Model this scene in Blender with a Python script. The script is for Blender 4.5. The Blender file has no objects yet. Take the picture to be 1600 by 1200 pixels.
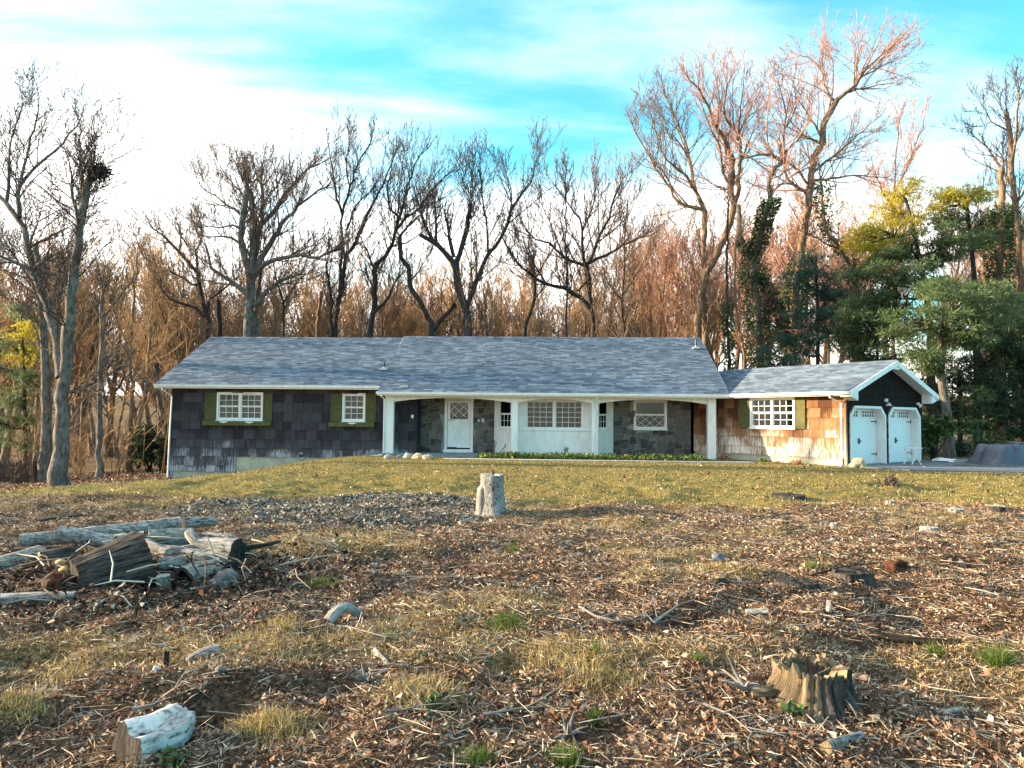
import bpy, math, random
import numpy as np
from mathutils import Vector, Matrix

random.seed(7); RNG = np.random.default_rng(11)
R = math.radians
C = bpy.context.scene.collection
SC = bpy.context.scene

# ------------------------------------------------------------------ camera
F_PX, CAM_Z, PITCH, ROLL = 1120.0, 1.595, 0.049, 0.0097
cam = bpy.data.cameras.new('camera'); co = bpy.data.objects.new('camera', cam); C.objects.link(co)
cam.sensor_width = 36.0; cam.lens = 36.0*F_PX/1600; cam.clip_start = 0.05; cam.clip_end = 3000
co.location = (0, 0, CAM_Z)
co.rotation_euler = (Matrix.Rotation(math.pi/2+PITCH, 3, 'X') @ Matrix.Rotation(ROLL, 3, 'Z')).to_euler()
SC.camera = co

# ------------------------------------------------------------------ light
SUN_EL, SUN_BACK = 13.5, 7.0        # low sun from the left, a little behind the house
sd = Vector((-math.cos(R(SUN_BACK))*math.cos(R(SUN_EL)), math.sin(R(SUN_BACK))*math.cos(R(SUN_EL)), math.sin(R(SUN_EL))))
sl = bpy.data.lights.new('sun', 'SUN'); so = bpy.data.objects.new('sun', sl); C.objects.link(so)
sl.energy = 4.5; sl.angle = R(0.6); sl.color = (1.0, 0.77, 0.48)
so.rotation_euler = sd.to_track_quat('Z', 'Y').to_euler(); so.location = (-60, 20, 30)

W = bpy.data.worlds.new('World'); SC.world = W; W.use_nodes = True
nt = W.node_tree; nt.nodes.clear(); N = nt.nodes.new; L = nt.links.new
def mathn(t, op, a, b=None, clamp=False):
    n = t.nodes.new('ShaderNodeMath'); n.operation = op; n.use_clamp = clamp
    for i, v in enumerate((a, b)):
        if v is None: continue
        if isinstance(v, (int, float)): n.inputs[i].default_value = v
        else: t.links.new(v, n.inputs[i])
    return n.outputs[0]
def mixc(t, fac, a, b, mode='MIX'):
    n = t.nodes.new('ShaderNodeMix'); n.data_type = 'RGBA'; n.blend_type = mode
    for k, v in ((0, fac), (6, a), (7, b)):
        if isinstance(v, (int, float)): n.inputs[k].default_value = v
        elif isinstance(v, tuple): n.inputs[k].default_value = (*v, 1) if len(v) == 3 else v
        else: t.links.new(v, n.inputs[k])
    return n.outputs[2]
def ramp(t, fac, stops, interp='LINEAR'):
    n = t.nodes.new('ShaderNodeValToRGB'); e = n.color_ramp.elements; n.color_ramp.interpolation = interp
    while len(e) < len(stops): e.new(0.5)
    for i, (p, c) in enumerate(stops):
        e[i].position = p; e[i].color = (c, c, c, 1) if isinstance(c, (int, float)) else (*c, 1)
    t.links.new(fac, n.inputs[0]); return n.outputs[0]
def noise(t, vec, scale, detail=4, rough=.55, dist=0, dims='3D'):
    n = t.nodes.new('ShaderNodeTexNoise'); n.noise_dimensions = dims
    n.inputs['Scale'].default_value = scale; n.inputs['Detail'].default_value = detail
    n.inputs['Roughness'].default_value = rough; n.inputs['Distortion'].default_value = dist
    if vec is not None: t.links.new(vec, n.inputs['Vector'])
    return n.outputs['Fac']
def mapping(t, vec, scale=(1, 1, 1), rot=(0, 0, 0), loc=(0, 0, 0)):
    n = t.nodes.new('ShaderNodeMapping'); n.inputs['Scale'].default_value = scale
    n.inputs['Rotation'].default_value = rot; n.inputs['Location'].default_value = loc
    t.links.new(vec, n.inputs['Vector']); return n.outputs[0]
sky = N('ShaderNodeTexSky'); sky.sky_type = 'NISHITA'; sky.sun_disc = False
sky.sun_elevation = R(SUN_EL); sky.sun_rotation = math.atan2(sd.x, sd.y)
sky.air_density = 1.0; sky.dust_density = 1.2; sky.ozone_density = 1.0
tc = N('ShaderNodeTexCoord'); sx = N('ShaderNodeSeparateXYZ'); L(tc.outputs['Generated'], sx.inputs[0])
zz = mathn(nt, 'MAXIMUM', sx.outputs[2], 0.02)
den = mathn(nt, 'ADD', zz, 0.16)
cv = N('ShaderNodeCombineXYZ')
L(mathn(nt, 'DIVIDE', sx.outputs[0], den), cv.inputs[0]); L(mathn(nt, 'DIVIDE', sx.outputs[1], den), cv.inputs[1])
cm = mapping(nt, cv.outputs[0], (0.55, 1.15, 1), (0, 0, R(-16)), (0.4, 0.9, 0))
n1 = noise(nt, cm, 0.95, 7, .52, .35)
n2 = noise(nt, mapping(nt, cv.outputs[0], (0.5, 2.2, 1), (0, 0, R(-20)), (9.0, 4.0, 0)), 1.7, 6, .6, .5)
dens = mathn(nt, 'ADD', mathn(nt, 'MULTIPLY', n1, .78), mathn(nt, 'MULTIPLY', n2, .22))
# thicker cloud towards the horizon all round, as a layer seen edge-on; unseen cloud overhead added for fill light
hz = ramp(nt, sx.outputs[2], [(0.0, .26), (.24, .15), (.36, .015), (.52, .0), (.72, .14), (1, .22)])
dens = mathn(nt, 'ADD', mathn(nt, 'ADD', dens, hz), mathn(nt, 'MULTIPLY', sx.outputs[0], -.17))
dens = mathn(nt, 'ADD', dens, mathn(nt, 'MULTIPLY', mathn(nt, 'SUBTRACT', sx.outputs[1], .85), .06))
cl = ramp(nt, dens, [(.43, 0), (.70, 1)], 'EASE')
skycol = mixc(nt, 1.0, sky.outputs[0], (0.46, 1.36, 1.40), 'MULTIPLY')
cloudcol = ramp(nt, sx.outputs[2], [(0.0, (6.4, 5.9, 5.1)), (.22, (6.6, 6.4, 6.1)), (.6, (6.3, 6.4, 6.5))])
bg = N('ShaderNodeBackground'); L(mixc(nt, cl, skycol, cloudcol), bg.inputs[0]); bg.inputs[1].default_value = 0.078
wo = N('ShaderNodeOutputWorld'); L(bg.outputs[0], wo.inputs[0])

SC.view_settings.view_transform = 'Standard'; SC.view_settings.look = 'None'
SC.view_settings.gamma = 1.0; SC.view_settings.use_curve_mapping = False
SC.view_settings.exposure = 2.25
SC.cycles.max_bounces = 5; SC.cycles.transparent_max_bounces = 8

# ------------------------------------------------------------------ camera maths: a photo pixel to a ray
_f = np.array([0, math.cos(PITCH), math.sin(PITCH)]); _u = np.array([0, -math.sin(PITCH), math.cos(PITCH)]); _r = np.array([1., 0, 0])
_R2 = _r*math.cos(ROLL)+_u*math.sin(ROLL); _U2 = _u*math.cos(ROLL)-_r*math.sin(ROLL); CAMP = np.array([0, 0, CAM_Z])
def ray(px, py): return _f+_R2*(px-800)/F_PX-_U2*(py-600)/F_PX
def at(px, py, d):                                    # the point d metres down the view axis
    p = CAMP+ray(px, py)*d; return (float(p[0]), float(p[1]), float(p[2]))

# ------------------------------------------------------------------ the ground's shape
def _hash(ix, iy, s): 
    h = np.sin(ix*127.1+iy*311.7+s*74.7)*43758.5453; return h-np.floor(h)
def vnoise(x, y, s=0):
    ix, iy = np.floor(x), np.floor(y); fx, fy = x-ix, y-iy
    fx, fy = fx*fx*(3-2*fx), fy*fy*(3-2*fy)
    a, b, c, d = _hash(ix, iy, s), _hash(ix+1, iy, s), _hash(ix, iy+1, s), _hash(ix+1, iy+1, s)
    return (a*(1-fx)+b*fx)*(1-fy)+(c*(1-fx)+d*fx)*fy-.5
def fbm(x, y, s=0, o=3):
    r, a = 0, 1.
    for i in range(o): r = r+a*vnoise(x, y, s+i*7); x, y, a = x*2.03, y*2.03, a*.5
    return r
def sstep(a, b, t):
    t = np.clip((t-a)/(b-a), 0, 1); return t*t*(3-2*t)
HOLES = []                                            # (x, y, rx, ry, depth)
def g(x, y):
    x, y = np.asarray(x, float), np.asarray(y, float)
    far = sstep(11, 26, y)
    z = -1.12*sstep(-5.6, -15.0, x-0.042*(y-30))*far*1.0 - .06*np.clip(-15-x, 0, 25)*far
    z = z - .012*np.clip(y-42, 0, 60) + 12*sstep(95, 260, y)
    near = 1-sstep(17, 25, y)
    z = z + near*(.13*fbm(x*.55, y*.55, 1, 2)+.12*fbm(x*2.1, y*2.1, 3, 3)) + .05*fbm(x*.3, y*.3, 9, 2)*(1-sstep(22, 26, y)) 
    for hx, hy, rx, ry, dp in HOLES:
        q = ((x-hx)/rx)**2+((y-hy)/ry)**2
        z = z - dp*np.exp(-q*q*.7) + dp*.35*np.exp(-((x-hx)/(rx*1.2))**2-((y-hy-ry*1.5)/(ry*.8))**2)
    return z
def hit(px, py):                                      # where a pixel's ray meets the ground
    d = ray(px, py); t0 = 1.0; t = 1.0
    while t < 120:
        p = CAMP+d*t
        if p[2] < g(p[0], p[1]): break
        t0 = t; t *= 1.02
    for _ in range(18):
        m = (t+t0)/2; p = CAMP+d*m
        if p[2] < g(p[0], p[1]): t = m
        else: t0 = m
    p = CAMP+d*t; return (float(p[0]), float(p[1]), float(g(p[0], p[1])))
for px, py, rx, ry, dp in ((345, 1100, .17, .20, .17), (935, 1142, .16, .13, .11), (1062, 976, .22, .20, .12), (255, 1047, .14, .12, .08),
                           (50, 1025, .25, .25, .10), (505, 1070, .2, .14, .07), (790, 1045, .14, .1, .06), (1390, 1010, .3, .12, .05), (690, 1110, .1, .1, .05)):
    h = hit(px, py); HOLES.append((h[0], h[1], rx, ry, dp))

# ------------------------------------------------------------------ scene-tree helpers
def link(o): C.objects.link(o); return o
def tag(o, label=None, cat=None, group=None, kind=None):
    for k, v in (('label', label), ('category', cat), ('group', group), ('kind', kind)):
        if v: o[k] = v
    return o
def thing(name, label, cat, loc=(0, 0, 0), rz=0, group=None):
    o = link(bpy.data.objects.new(name, None)); o.location = loc; o.rotation_euler = (0, 0, rz)
    o.empty_display_size = .2
    return tag(o, label, cat, group)
def arrmesh(name, V, faces_flat, nper, smooth=False):
    me = bpy.data.meshes.new(name); V = np.ascontiguousarray(V, dtype=np.float32); ff = np.ascontiguousarray(faces_flat, dtype=np.int32).ravel()
    me.vertices.add(len(V)); me.vertices.foreach_set('co', V.ravel())
    me.loops.add(len(ff)); me.loops.foreach_set('vertex_index', ff)
    nf = len(ff)//nper; me.polygons.add(nf)
    me.polygons.foreach_set('loop_start', np.arange(0, nf*nper, nper, dtype=np.int32))
    me.polygons.foreach_set('loop_total', np.full(nf, nper, dtype=np.int32))
    if smooth: me.polygons.foreach_set('use_smooth', np.ones(nf, dtype=bool))
    me.update(calc_edges=True); return me
def place(name, me, mat, parent=None, loc=(0, 0, 0), rz=0.0, kind=None, label=None):
    o = link(bpy.data.objects.new(name, me)); o.location = loc; o.rotation_euler = (0, 0, rz)
    if mat is not None and len(me.materials) == 0: me.materials.append(mat)
    if parent is not None: o.parent = parent
    return tag(o, label, None, None, kind)

class Fr:                                             # a local frame: u to the right along a wall, v into it, z up
    def __init__(s, ox=0, oy=0, a=0, oz=0): s.o = (ox, oy, oz); s.a = a; s.c, s.s = math.cos(a), math.sin(a)
    def __call__(s, u, v, z=0.0): return (s.o[0]+u*s.c-v*s.s, s.o[1]+u*s.s+v*s.c, s.o[2]+z)
ID = Fr()
class MB:                                             # mesh builder for small hand-made shapes
    def __init__(s): s.v = []; s.f = []
    def box(s, x0, x1, y0, y1, z0, z1, fr=ID):
        b = len(s.v)
        s.v += [fr(x, y, z) for z in (z0, z1) for y in (y0, y1) for x in (x0, x1)]
        s.f += [tuple(b+i for i in q) for q in ((0, 2, 3, 1), (4, 5, 7, 6), (0, 1, 5, 4), (1, 3, 7, 5), (3, 2, 6, 7), (2, 0, 4, 6))]
        return s
    def prism(s, pts, d0, d1, fr=ID, axis='v'):       # pts in (u, z) pushed from v=d0 to v=d1
        b = len(s.v); n = len(pts)
        for d in (d0, d1): s.v += [fr(p[0], d, p[1]) if axis == 'v' else fr(d, p[0], p[1]) if axis == 'u' else fr(p[0], p[1], d) for p in pts]
        s.f.append(tuple(b+i for i in range(n))); s.f.append(tuple(b+n+i for i in reversed(range(n))))
        for i in range(n):
            j = (i+1) % n; s.f.append((b+j, b+i, b+n+i, b+n+j))
        return s
    def bar(s, p, q, w, h, fr=ID):                    # a square bar from p to q
        p, q = Vector(fr(*p)), Vector(fr(*q)); t = (q-p).normalized(); a = t.cross(Vector((0, 0, 1)))
        if a.length < .01: a = Vector((1, 0, 0))
        a.normalize(); b2 = a.cross(t); b = len(s.v)
        for c in (p, q): s.v += [tuple(c+a*i*w/2+b2*j*h/2) for i, j in ((-1, -1), (1, -1), (1, 1), (-1, 1))]
        s.f += [tuple(b+i for i in k) for k in ((0, 1, 2, 3), (7, 6, 5, 4), (0, 4, 5, 1), (1, 5, 6, 2), (2, 6, 7, 3), (3, 7, 4, 0))]
        return s
    def tube(s, pts, rad, n=8, cap=True):
        b = len(s.v); k = len(pts); P = [Vector(p) for p in pts]
        if not hasattr(rad, '__len__'): rad = [rad]*k
        for i in range(k):
            t = (P[min(i+1, k-1)]-P[max(i-1, 0)]).normalized(); a = t.cross(Vector((.31, .22, .93)))
            if a.length < .05: a = t.cross(Vector((1, 0, 0)))
            a.normalize(); c = t.cross(a)
            for j in range(n):
                th = 2*math.pi*j/n; s.v.append(tuple(P[i]+(a*math.cos(th)+c*math.sin(th))*rad[i]))
        for i in range(k-1):
            for j in range(n):
                j2 = (j+1) % n; s.f.append((b+i*n+j, b+i*n+j2, b+(i+1)*n+j2, b+(i+1)*n+j))
        if cap: s.f.append(tuple(b+j for j in reversed(range(n)))); s.f.append(tuple(b+(k-1)*n+j for j in range(n)))
        return s
    def build(s, name, mat, parent=None, smooth=False, kind=None, label=None, loc=(0, 0, 0), rz=0):
        me = bpy.data.meshes.new(name); me.from_pydata(s.v, [], s.f)
        if smooth: me.polygons.foreach_set('use_smooth', np.ones(len(me.polygons), dtype=bool))
        me.update(); return place(name, me, mat, parent, loc, rz, kind, label)
    def bevel(s, name, mat, parent=None, w=.01, **k):
        o = s.build(name, mat, parent, **k); m = o.modifiers.new('bevel', 'BEVEL'); m.width = w; m.segments = 2; m.limit_method = 'ANGLE'; return o

class Tubes:                                          # thousands of thin tubes, built with numpy
    def __init__(s): s.g = {}
    def add(s, pts, rad, sides=3): s.g.setdefault((len(pts), sides), []).append((pts, rad))
    def empty(s): return not s.g
    def mesh(s, name, smooth=True, rough=0.0):
        VV, FF, base = [], [], 0
        for (k, n), lst in s.g.items():
            P = np.array([a for a, _ in lst], dtype=np.float64); Rd = np.array([b for _, b in lst], dtype=np.float64)
            T = np.empty_like(P); T[:, 1:-1] = P[:, 2:]-P[:, :-2]; T[:, 0] = P[:, 1]-P[:, 0]; T[:, -1] = P[:, -1]-P[:, -2]
            T /= np.linalg.norm(T, axis=2, keepdims=True)+1e-9
            ref = np.zeros_like(T); ref[..., 0] = .37; ref[..., 1] = .86; ref[..., 2] = .35
            A = np.cross(T, ref); A /= np.linalg.norm(A, axis=2, keepdims=True)+1e-9; B = np.cross(T, A)
            th = np.arange(n)*2*np.pi/n; m = len(lst)
            rr = Rd[:, :, None]*np.ones((1, 1, n))
            if rough: rr = rr*(1+rough*(RNG.random((m, 1, n))-.5)*2)*(1+rough*.7*(RNG.random((m, k, n))-.5))
            V = P[:, :, None]+(A[:, :, None]*np.cos(th)[None, None, :, None]+B[:, :, None]*np.sin(th)[None, None, :, None])*rr[..., None]
            idx = base+np.arange(m*k*n).reshape(m, k, n); a = idx[:, :-1]; b = idx[:, 1:]
            q = np.stack([a, np.roll(a, -1, 2), np.roll(b, -1, 2), b], -1)
            VV.append(V.reshape(-1, 3)); FF.append(q.reshape(-1, 4)); base += m*k*n
        return arrmesh(name, np.concatenate(VV), np.concatenate(FF), 4, smooth)

def unit(v): return v/(np.linalg.norm(v, axis=-1, keepdims=True)+1e-9)
def rdirs(n, up=0.0, rng=RNG):
    d = rng.normal(size=(n, 3)); d = unit(d); d[:, 2] += up; return unit(d)
def quads(P, D, S, ln, wd, bend=0.0):                 # leaf-like quads: P base, D along, S across
    ln = np.broadcast_to(ln, (len(P),))[:, None]; wd = np.broadcast_to(wd, (len(P),))[:, None]
    S = unit(np.cross(D, S)); 
    V = np.stack([P-S*wd*.15, P+D*ln*.5-S*wd*.5, P+D*ln, P+D*ln*.5+S*wd*.5], 1)
    if np.ndim(bend) or bend:
        V += RNG.normal(size=V.shape)*ln[:, None]*.13; V[:, 2] += np.cross(S, D)*ln*bend
    F = np.arange(len(P)*4).reshape(-1, 4); return V.reshape(-1, 3), F
def tris(P, D, S, ln, wd):
    ln = np.broadcast_to(ln, (len(P),))[:, None]; wd = np.broadcast_to(wd, (len(P),))[:, None]; S = unit(np.cross(D, S))
    V = np.stack([P-S*wd*.5, P+S*wd*.5, P+D*ln], 1); return V.reshape(-1, 3), np.arange(len(P)*3).reshape(-1, 3)

# ------------------------------------------------------------------ materials
def mat(name, fn, rough=.8, spec=.3):
    m = bpy.data.materials.new(name); m.use_nodes = True; t = m.node_tree; b = t.nodes['Principled BSDF']
    b.inputs['Roughness'].default_value = rough; b.inputs['Specular IOR Level'].default_value = spec
    r = fn(t, b)
    if isinstance(r, tuple): b.inputs['Base Color'].default_value = (*r, 1)
    elif r is not None: t.links.new(r, b.inputs['Base Color'])
    return m
def pos(t): return t.nodes.new('ShaderNodeNewGeometry').outputs['Position']
def objc(t): return t.nodes.new('ShaderNodeTexCoord').outputs['Object']
def isl(t): return t.nodes.new('ShaderNodeNewGeometry').outputs['Random Per Island']
def ornd(t): return t.nodes.new('ShaderNodeObjectInfo').outputs['Random']
def bump(t, b, h, st=.4, dist=.02):
    n = t.nodes.new('ShaderNodeBump'); n.inputs['Strength'].default_value = st; n.inputs['Distance'].default_value = dist
    t.links.new(h, n.inputs['Height']); t.links.new(n.outputs[0], b.inputs['Normal'])
def scl(t, col, val): return mixc(t, 1.0, col, val, 'MULTIPLY')
def m_noise(stops, scale=4, detail=5, vscale=(1, 1, 1), bst=.0, bd=.02, obj=False, rough=.85, spec=.25, rr=.6):
    def fn(t, b):
        v = mapping(t, objc(t) if obj else pos(t), vscale); n = noise(t, v, scale, detail, rr)
        if bst: bump(t, b, n, bst, bd)
        return ramp(t, n, stops)
    return lambda name: mat(name, fn, rough, spec)
def m_island(stops, rough=.8, spec=.2, trans=0.0, vary=.0):
    def fn(t, b):
        c = ramp(t, isl(t), stops)
        if vary: c = mixc(t, 1.0, c, ramp(t, noise(t, pos(t), vary, 3), [(.3, .55), (.7, 1.25)]), 'MULTIPLY')
        return c
    def mk(name):
        m = mat(name, fn, rough, spec)
        if trans:
            t = m.node_tree; b = t.nodes['Principled BSDF']; tr = t.nodes.new('ShaderNodeBsdfTranslucent'); mx = t.nodes.new('ShaderNodeMixShader')
            mx.inputs[0].default_value = trans; src = b.inputs['Base Color'].links[0].from_socket; t.links.new(src, tr.inputs[0])
            t.links.new(b.outputs[0], mx.inputs[1]); t.links.new(tr.outputs[0], mx.inputs[2]); t.links.new(mx.outputs[0], t.nodes['Material Output'].inputs[0])
        return m
    return mk
M = {}
def _shake(dark, mid, pale, bleach_z):
    def fn(t, b):
        p = pos(t); s = noise(t, mapping(t, p, (26, 26, 1.3)), 1.0, 5, .65); big = noise(t, mapping(t, p, (1.2, 1.2, .9)), 1.0, 3)
        o = ornd(t); sp = t.nodes.new('ShaderNodeSeparateXYZ'); t.links.new(p, sp.inputs[0])
        wz = ramp(t, mathn(t, 'ADD', mathn(t, 'MULTIPLY', sp.outputs[2], -.42), mathn(t, 'ADD', mathn(t, 'MULTIPLY', big, 1.1), bleach_z)), [(.20, 0), (.85, 1)])
        st = ramp(t, s, [(.36, 0), (.66, 1)]); f = mathn(t, 'ADD', mathn(t, 'ADD', mathn(t, 'MULTIPLY', st, mathn(t, 'ADD', mathn(t, 'MULTIPLY', wz, .42), .16)), mathn(t, 'MULTIPLY', o, .32)), mathn(t, 'MULTIPLY', wz, .34))
        bump(t, b, s, .5, .012)
        return ramp(t, f, [(.12, dark), (.42, mid), (.55, mid), (.92, pale)])
    return fn
M['shake'] = mat('weathered_grey_shingle', _shake((.026, .024, .030), (.066, .062, .072), (.40, .39, .44), .02), .9, .15)
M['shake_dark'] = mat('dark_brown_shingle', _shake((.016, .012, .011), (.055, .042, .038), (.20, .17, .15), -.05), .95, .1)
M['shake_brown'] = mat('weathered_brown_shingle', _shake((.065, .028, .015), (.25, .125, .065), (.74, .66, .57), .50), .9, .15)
def _roof(t, b):
    p = pos(t); n = noise(t, p, 60, 3); n2 = noise(t, p, .8, 3); i = isl(t)
    f = mathn(t, 'ADD', mathn(t, 'MULTIPLY', i, .55), mathn(t, 'MULTIPLY', n, .45))
    return mixc(t, 1, ramp(t, f, [(.1, (.045, .066, .095)), (.5, (.098, .138, .190)), (.95, (.19, .245, .315))]), ramp(t, n2, [(.3, .85), (.7, 1.1)]), 'MULTIPLY')
M['roof'] = mat('asphalt_roof_shingle', _roof, .9, .2)
def _white(t, b):
    n = noise(t, mapping(t, pos(t), (3, 3, 1)), 2, 5); return ramp(t, n, [(.3, (.66, .66, .63)), (.6, (.80, .80, .78))])
M['white'] = mat('white_paint', _white, .5, .35)
M['door_white'] = mat('garage_door_white', lambda t, b: ramp(t, noise(t, pos(t), 1.5, 4), [(.3, (.76, .77, .77)), (.7, (.82, .83, .83))]), .45, .35)
M['green'] = m_noise([(.3, (.068, .068, .026)), (.7, (.115, .108, .040))], 5, 4)('olive_green_paint')
M['found'] = m_noise([(.25, (.30, .29, .22)), (.7, (.50, .48, .38))], 2.5, 6)('concrete_foundation')
M['concrete'] = m_noise([(.3, (.30, .30, .28)), (.7, (.48, .47, .44))], 3, 6)('pale_concrete')
M['blue'] = m_noise([(.3, (.13, .15, .16)), (.7, (.26, .29, .30))], 3, 5)('bluestone')
def _stone(t, b):
    p = pos(t); n = noise(t, p, 7, 6, .65); bump(t, b, n, .7, .03)
    return mixc(t, 1, ramp(t, ornd(t), [(0, (.05, .048, .045)), (.35, (.10, .095, .09)), (.6, (.16, .135, .11)), (.85, (.12, .12, .125)), (1, (.22, .20, .17))]), ramp(t, n, [(.3, .6), (.7, 1.3)]), 'MULTIPLY')
M['stone'] = mat('grey_fieldstone', _stone, .9, .2)
M['mortar'] = m_noise([(.3, (.20, .195, .18)), (.7, (.32, .31, .285))], 20, 4)('mortar')
M['black'] = mat('black_metal', lambda t, b: (.015, .015, .016), .45, .4)
M['metal'] = mat('grey_metal', lambda t, b: (.45, .46, .47), .4, .5)
M['dark'] = mat('dark_interior', lambda t, b: (.012, .012, .013), .9, .1)
M['curtain'] = m_noise([(.3, (.018, .024, .024)), (.7, (.085, .10, .097))], 9, 3, (5, 5, .6))('grey_curtain')
def glass():
    m = bpy.data.materials.new('window_glass'); m.use_nodes = True; t = m.node_tree; t.nodes.clear()
    gl = t.nodes.new('ShaderNodeBsdfGlossy'); gl.inputs['Roughness'].default_value = .03; tr = t.nodes.new('ShaderNodeBsdfTransparent'); tr.inputs[0].default_value = (.82, .88, .86, 1)
    fr = t.nodes.new('ShaderNodeFresnel'); fr.inputs[0].default_value = 1.38; mx = t.nodes.new('ShaderNodeMixShader'); o = t.nodes.new('ShaderNodeOutputMaterial')
    t.links.new(mathn(t, 'ADD', fr.outputs[0], .0), mx.inputs[0]); t.links.new(tr.outputs[0], mx.inputs[1]); t.links.new(gl.outputs[0], mx.inputs[2]); t.links.new(mx.outputs[0], o.inputs[0]); return m
M['glass'] = glass()
def m_bark(d, l, lichen=None, sc=1.0, zsc=.22):
    def fn(t, b):
        p = pos(t); n = noise(t, mapping(t, p, (1, 1, zsc)), 13*sc, 6, .7, .3); n2 = noise(t, p, 2.2, 4)
        bump(t, b, n, 1.0, .06); c = ramp(t, n, [(.38, d), (.62, l)])
        if lichen: c = mixc(t, ramp(t, n2, [(.50, 0), (.64, .45)]), c, lichen)
        return c
    return lambda name: mat(name, fn, .92, .12)
def m_barkl(d, l, around=55., along=7., bst=1.0, lo=.38, hi=.60, lichen=None):
    """bark of a log or stump: furrows run along it (attribute 'bk': across, across, along in metres)"""
    def fn(t, b):
        a = t.nodes.new('ShaderNodeAttribute'); a.attribute_name = 'bk'; v = mapping(t, a.outputs['Vector'], (around, around, along))
        n = noise(t, v, 1.0, 6, .68, .4); n2 = noise(t, pos(t), 6, 4); n3 = noise(t, pos(t), 90, 3)
        bump(t, b, n, bst, .02); c = ramp(t, mathn(t, 'ADD', mathn(t, 'MULTIPLY', n, .85), mathn(t, 'MULTIPLY', n3, .15)), [(lo, d), ((lo+hi)/2, tuple(.45*p+.55*q for p, q in zip(d, l))), (hi, l)])
        c = mixc(t, 1, c, ramp(t, n2, [(.3, .62), (.7, 1.15)]), 'MULTIPLY')
        if lichen: c = mixc(t, ramp(t, n2, [(.5, 0), (.62, .7)]), c, lichen)
        return c
    return lambda name: mat(name, fn, .92, .12)
M['bark'] = m_bark((.05, .043, .038), (.19, .17, .15), (.26, .255, .24))('grey_oak_bark')
M['bark_dark'] = m_bark((.018, .016, .016), (.070, .060, .054))('dark_bark')
M['bark_tan'] = m_bark((.085, .055, .035), (.27, .19, .13))('tan_bark')
M['twig'] = m_noise([(.3, (.085, .055, .040)), (.7, (.17, .115, .08))], 2, 2)('twig_bark')
M['twig_dark'] = m_noise([(.3, (.040, .032, .030)), (.7, (.085, .068, .060))], 2, 2)('dark_twig_bark')
M['twig_red'] = m_noise([(.3, (.22, .115, .085)), (.7, (.38, .21, .15))], .6, 2)('reddish_twig_bark')
M['twig_gold'] = m_noise([(.3, (.24, .135, .065)), (.7, (.42, .26, .13))], .4, 2)('golden_twig_bark')
M['ivy'] = m_island([(0, (.02, .042, .018)), (.5, (.038, .075, .026)), (.85, (.07, .115, .035)), (1, (.14, .18, .05))], .5, .35, .2)('ivy_leaf')
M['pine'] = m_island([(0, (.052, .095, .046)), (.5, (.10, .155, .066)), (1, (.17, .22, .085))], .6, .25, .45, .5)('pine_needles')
M['pine_sun'] = m_island([(0, (.24, .23, .03)), (.5, (.40, .34, .035)), (1, (.52, .43, .05))], .6, .25, .5, .5)('sunlit_yellow_needles')  # low sun on the boughs painted in as bright yellow needle colour
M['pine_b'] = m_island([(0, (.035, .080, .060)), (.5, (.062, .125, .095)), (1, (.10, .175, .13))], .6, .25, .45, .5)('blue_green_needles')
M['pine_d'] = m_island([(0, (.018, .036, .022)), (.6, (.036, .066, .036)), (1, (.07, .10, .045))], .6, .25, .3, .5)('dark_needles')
M['laurel'] = m_island([(0, (.02, .05, .012)), (.5, (.045, .10, .022)), (1, (.12, .19, .05))], .35, .5, .15)('laurel_leaf')
M['brownleaf'] = m_island([(0, (.16, .075, .05)), (.5, (.30, .15, .10)), (1, (.46, .28, .20))], .8, .15, .2)('dry_brown_leaf')
M['cut'] = m_noise([(.3, (.30, .19, .085)), (.7, (.52, .37, .19))], 14, 4)('cut_wood')
M['cut_grey'] = m_noise([(.3, (.20, .185, .16)), (.7, (.42, .40, .36))], 14, 4)('weathered_cut_wood')
M['log_grey'] = m_barkl((.035, .032, .030), (.40, .385, .37), 40, 9)('grey_log_bark')
M['log_pale'] = m_barkl((.035, .032, .030), (.40, .385, .365), 40, 22, 1.0, .37, .60)('pale_log_bark')
M['log_dark'] = m_barkl((.008, .007, .006), (.135, .122, .112), 48, 6, 1.0, .40, .66)('dark_furrowed_bark')
M['log_moss'] = m_barkl((.035, .035, .03), (.33, .34, .30), 40, 14, .9, .36, .60)('lichen_log_bark')
M['rot'] = m_noise([(.3, (.016, .007, .004)), (.7, (.09, .032, .015))], 14, 5, (1, 1, 1), .8, .03)('rotten_red_wood')
M['rotpale'] = m_noise([(.3, (.09, .06, .033)), (.7, (.34, .255, .15))], 18, 5, (1, 1, .4), .8, .03)('pale_rotten_wood')
M['tarp'] = m_noise([(.3, (.045, .055, .075)), (.7, (.085, .10, .13))], 3, 4, (1, 1, 1), .2, .02, False, .45, .4)('grey_tarp')
M['asphalt'] = m_noise([(.3, (.10, .11, .125)), (.7, (.18, .19, .21))], 6, 6)('asphalt')
M['fence'] = m_noise([(.3, (.045, .022, .020)), (.7, (.10, .055, .05))], 6, 4, (1, 1, .2))('brown_fence_wood')
M['rock'] = m_noise([(.3, (.16, .15, .14)), (.7, (.40, .38, .35))], 6, 5, (1, 1, 1), .6, .03)('rock')
M['rock_tan'] = m_noise([(.3, (.26, .19, .11)), (.7, (.55, .46, .33))], 6, 5, (1, 1, 1), .6, .03)('tan_rock')

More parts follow.
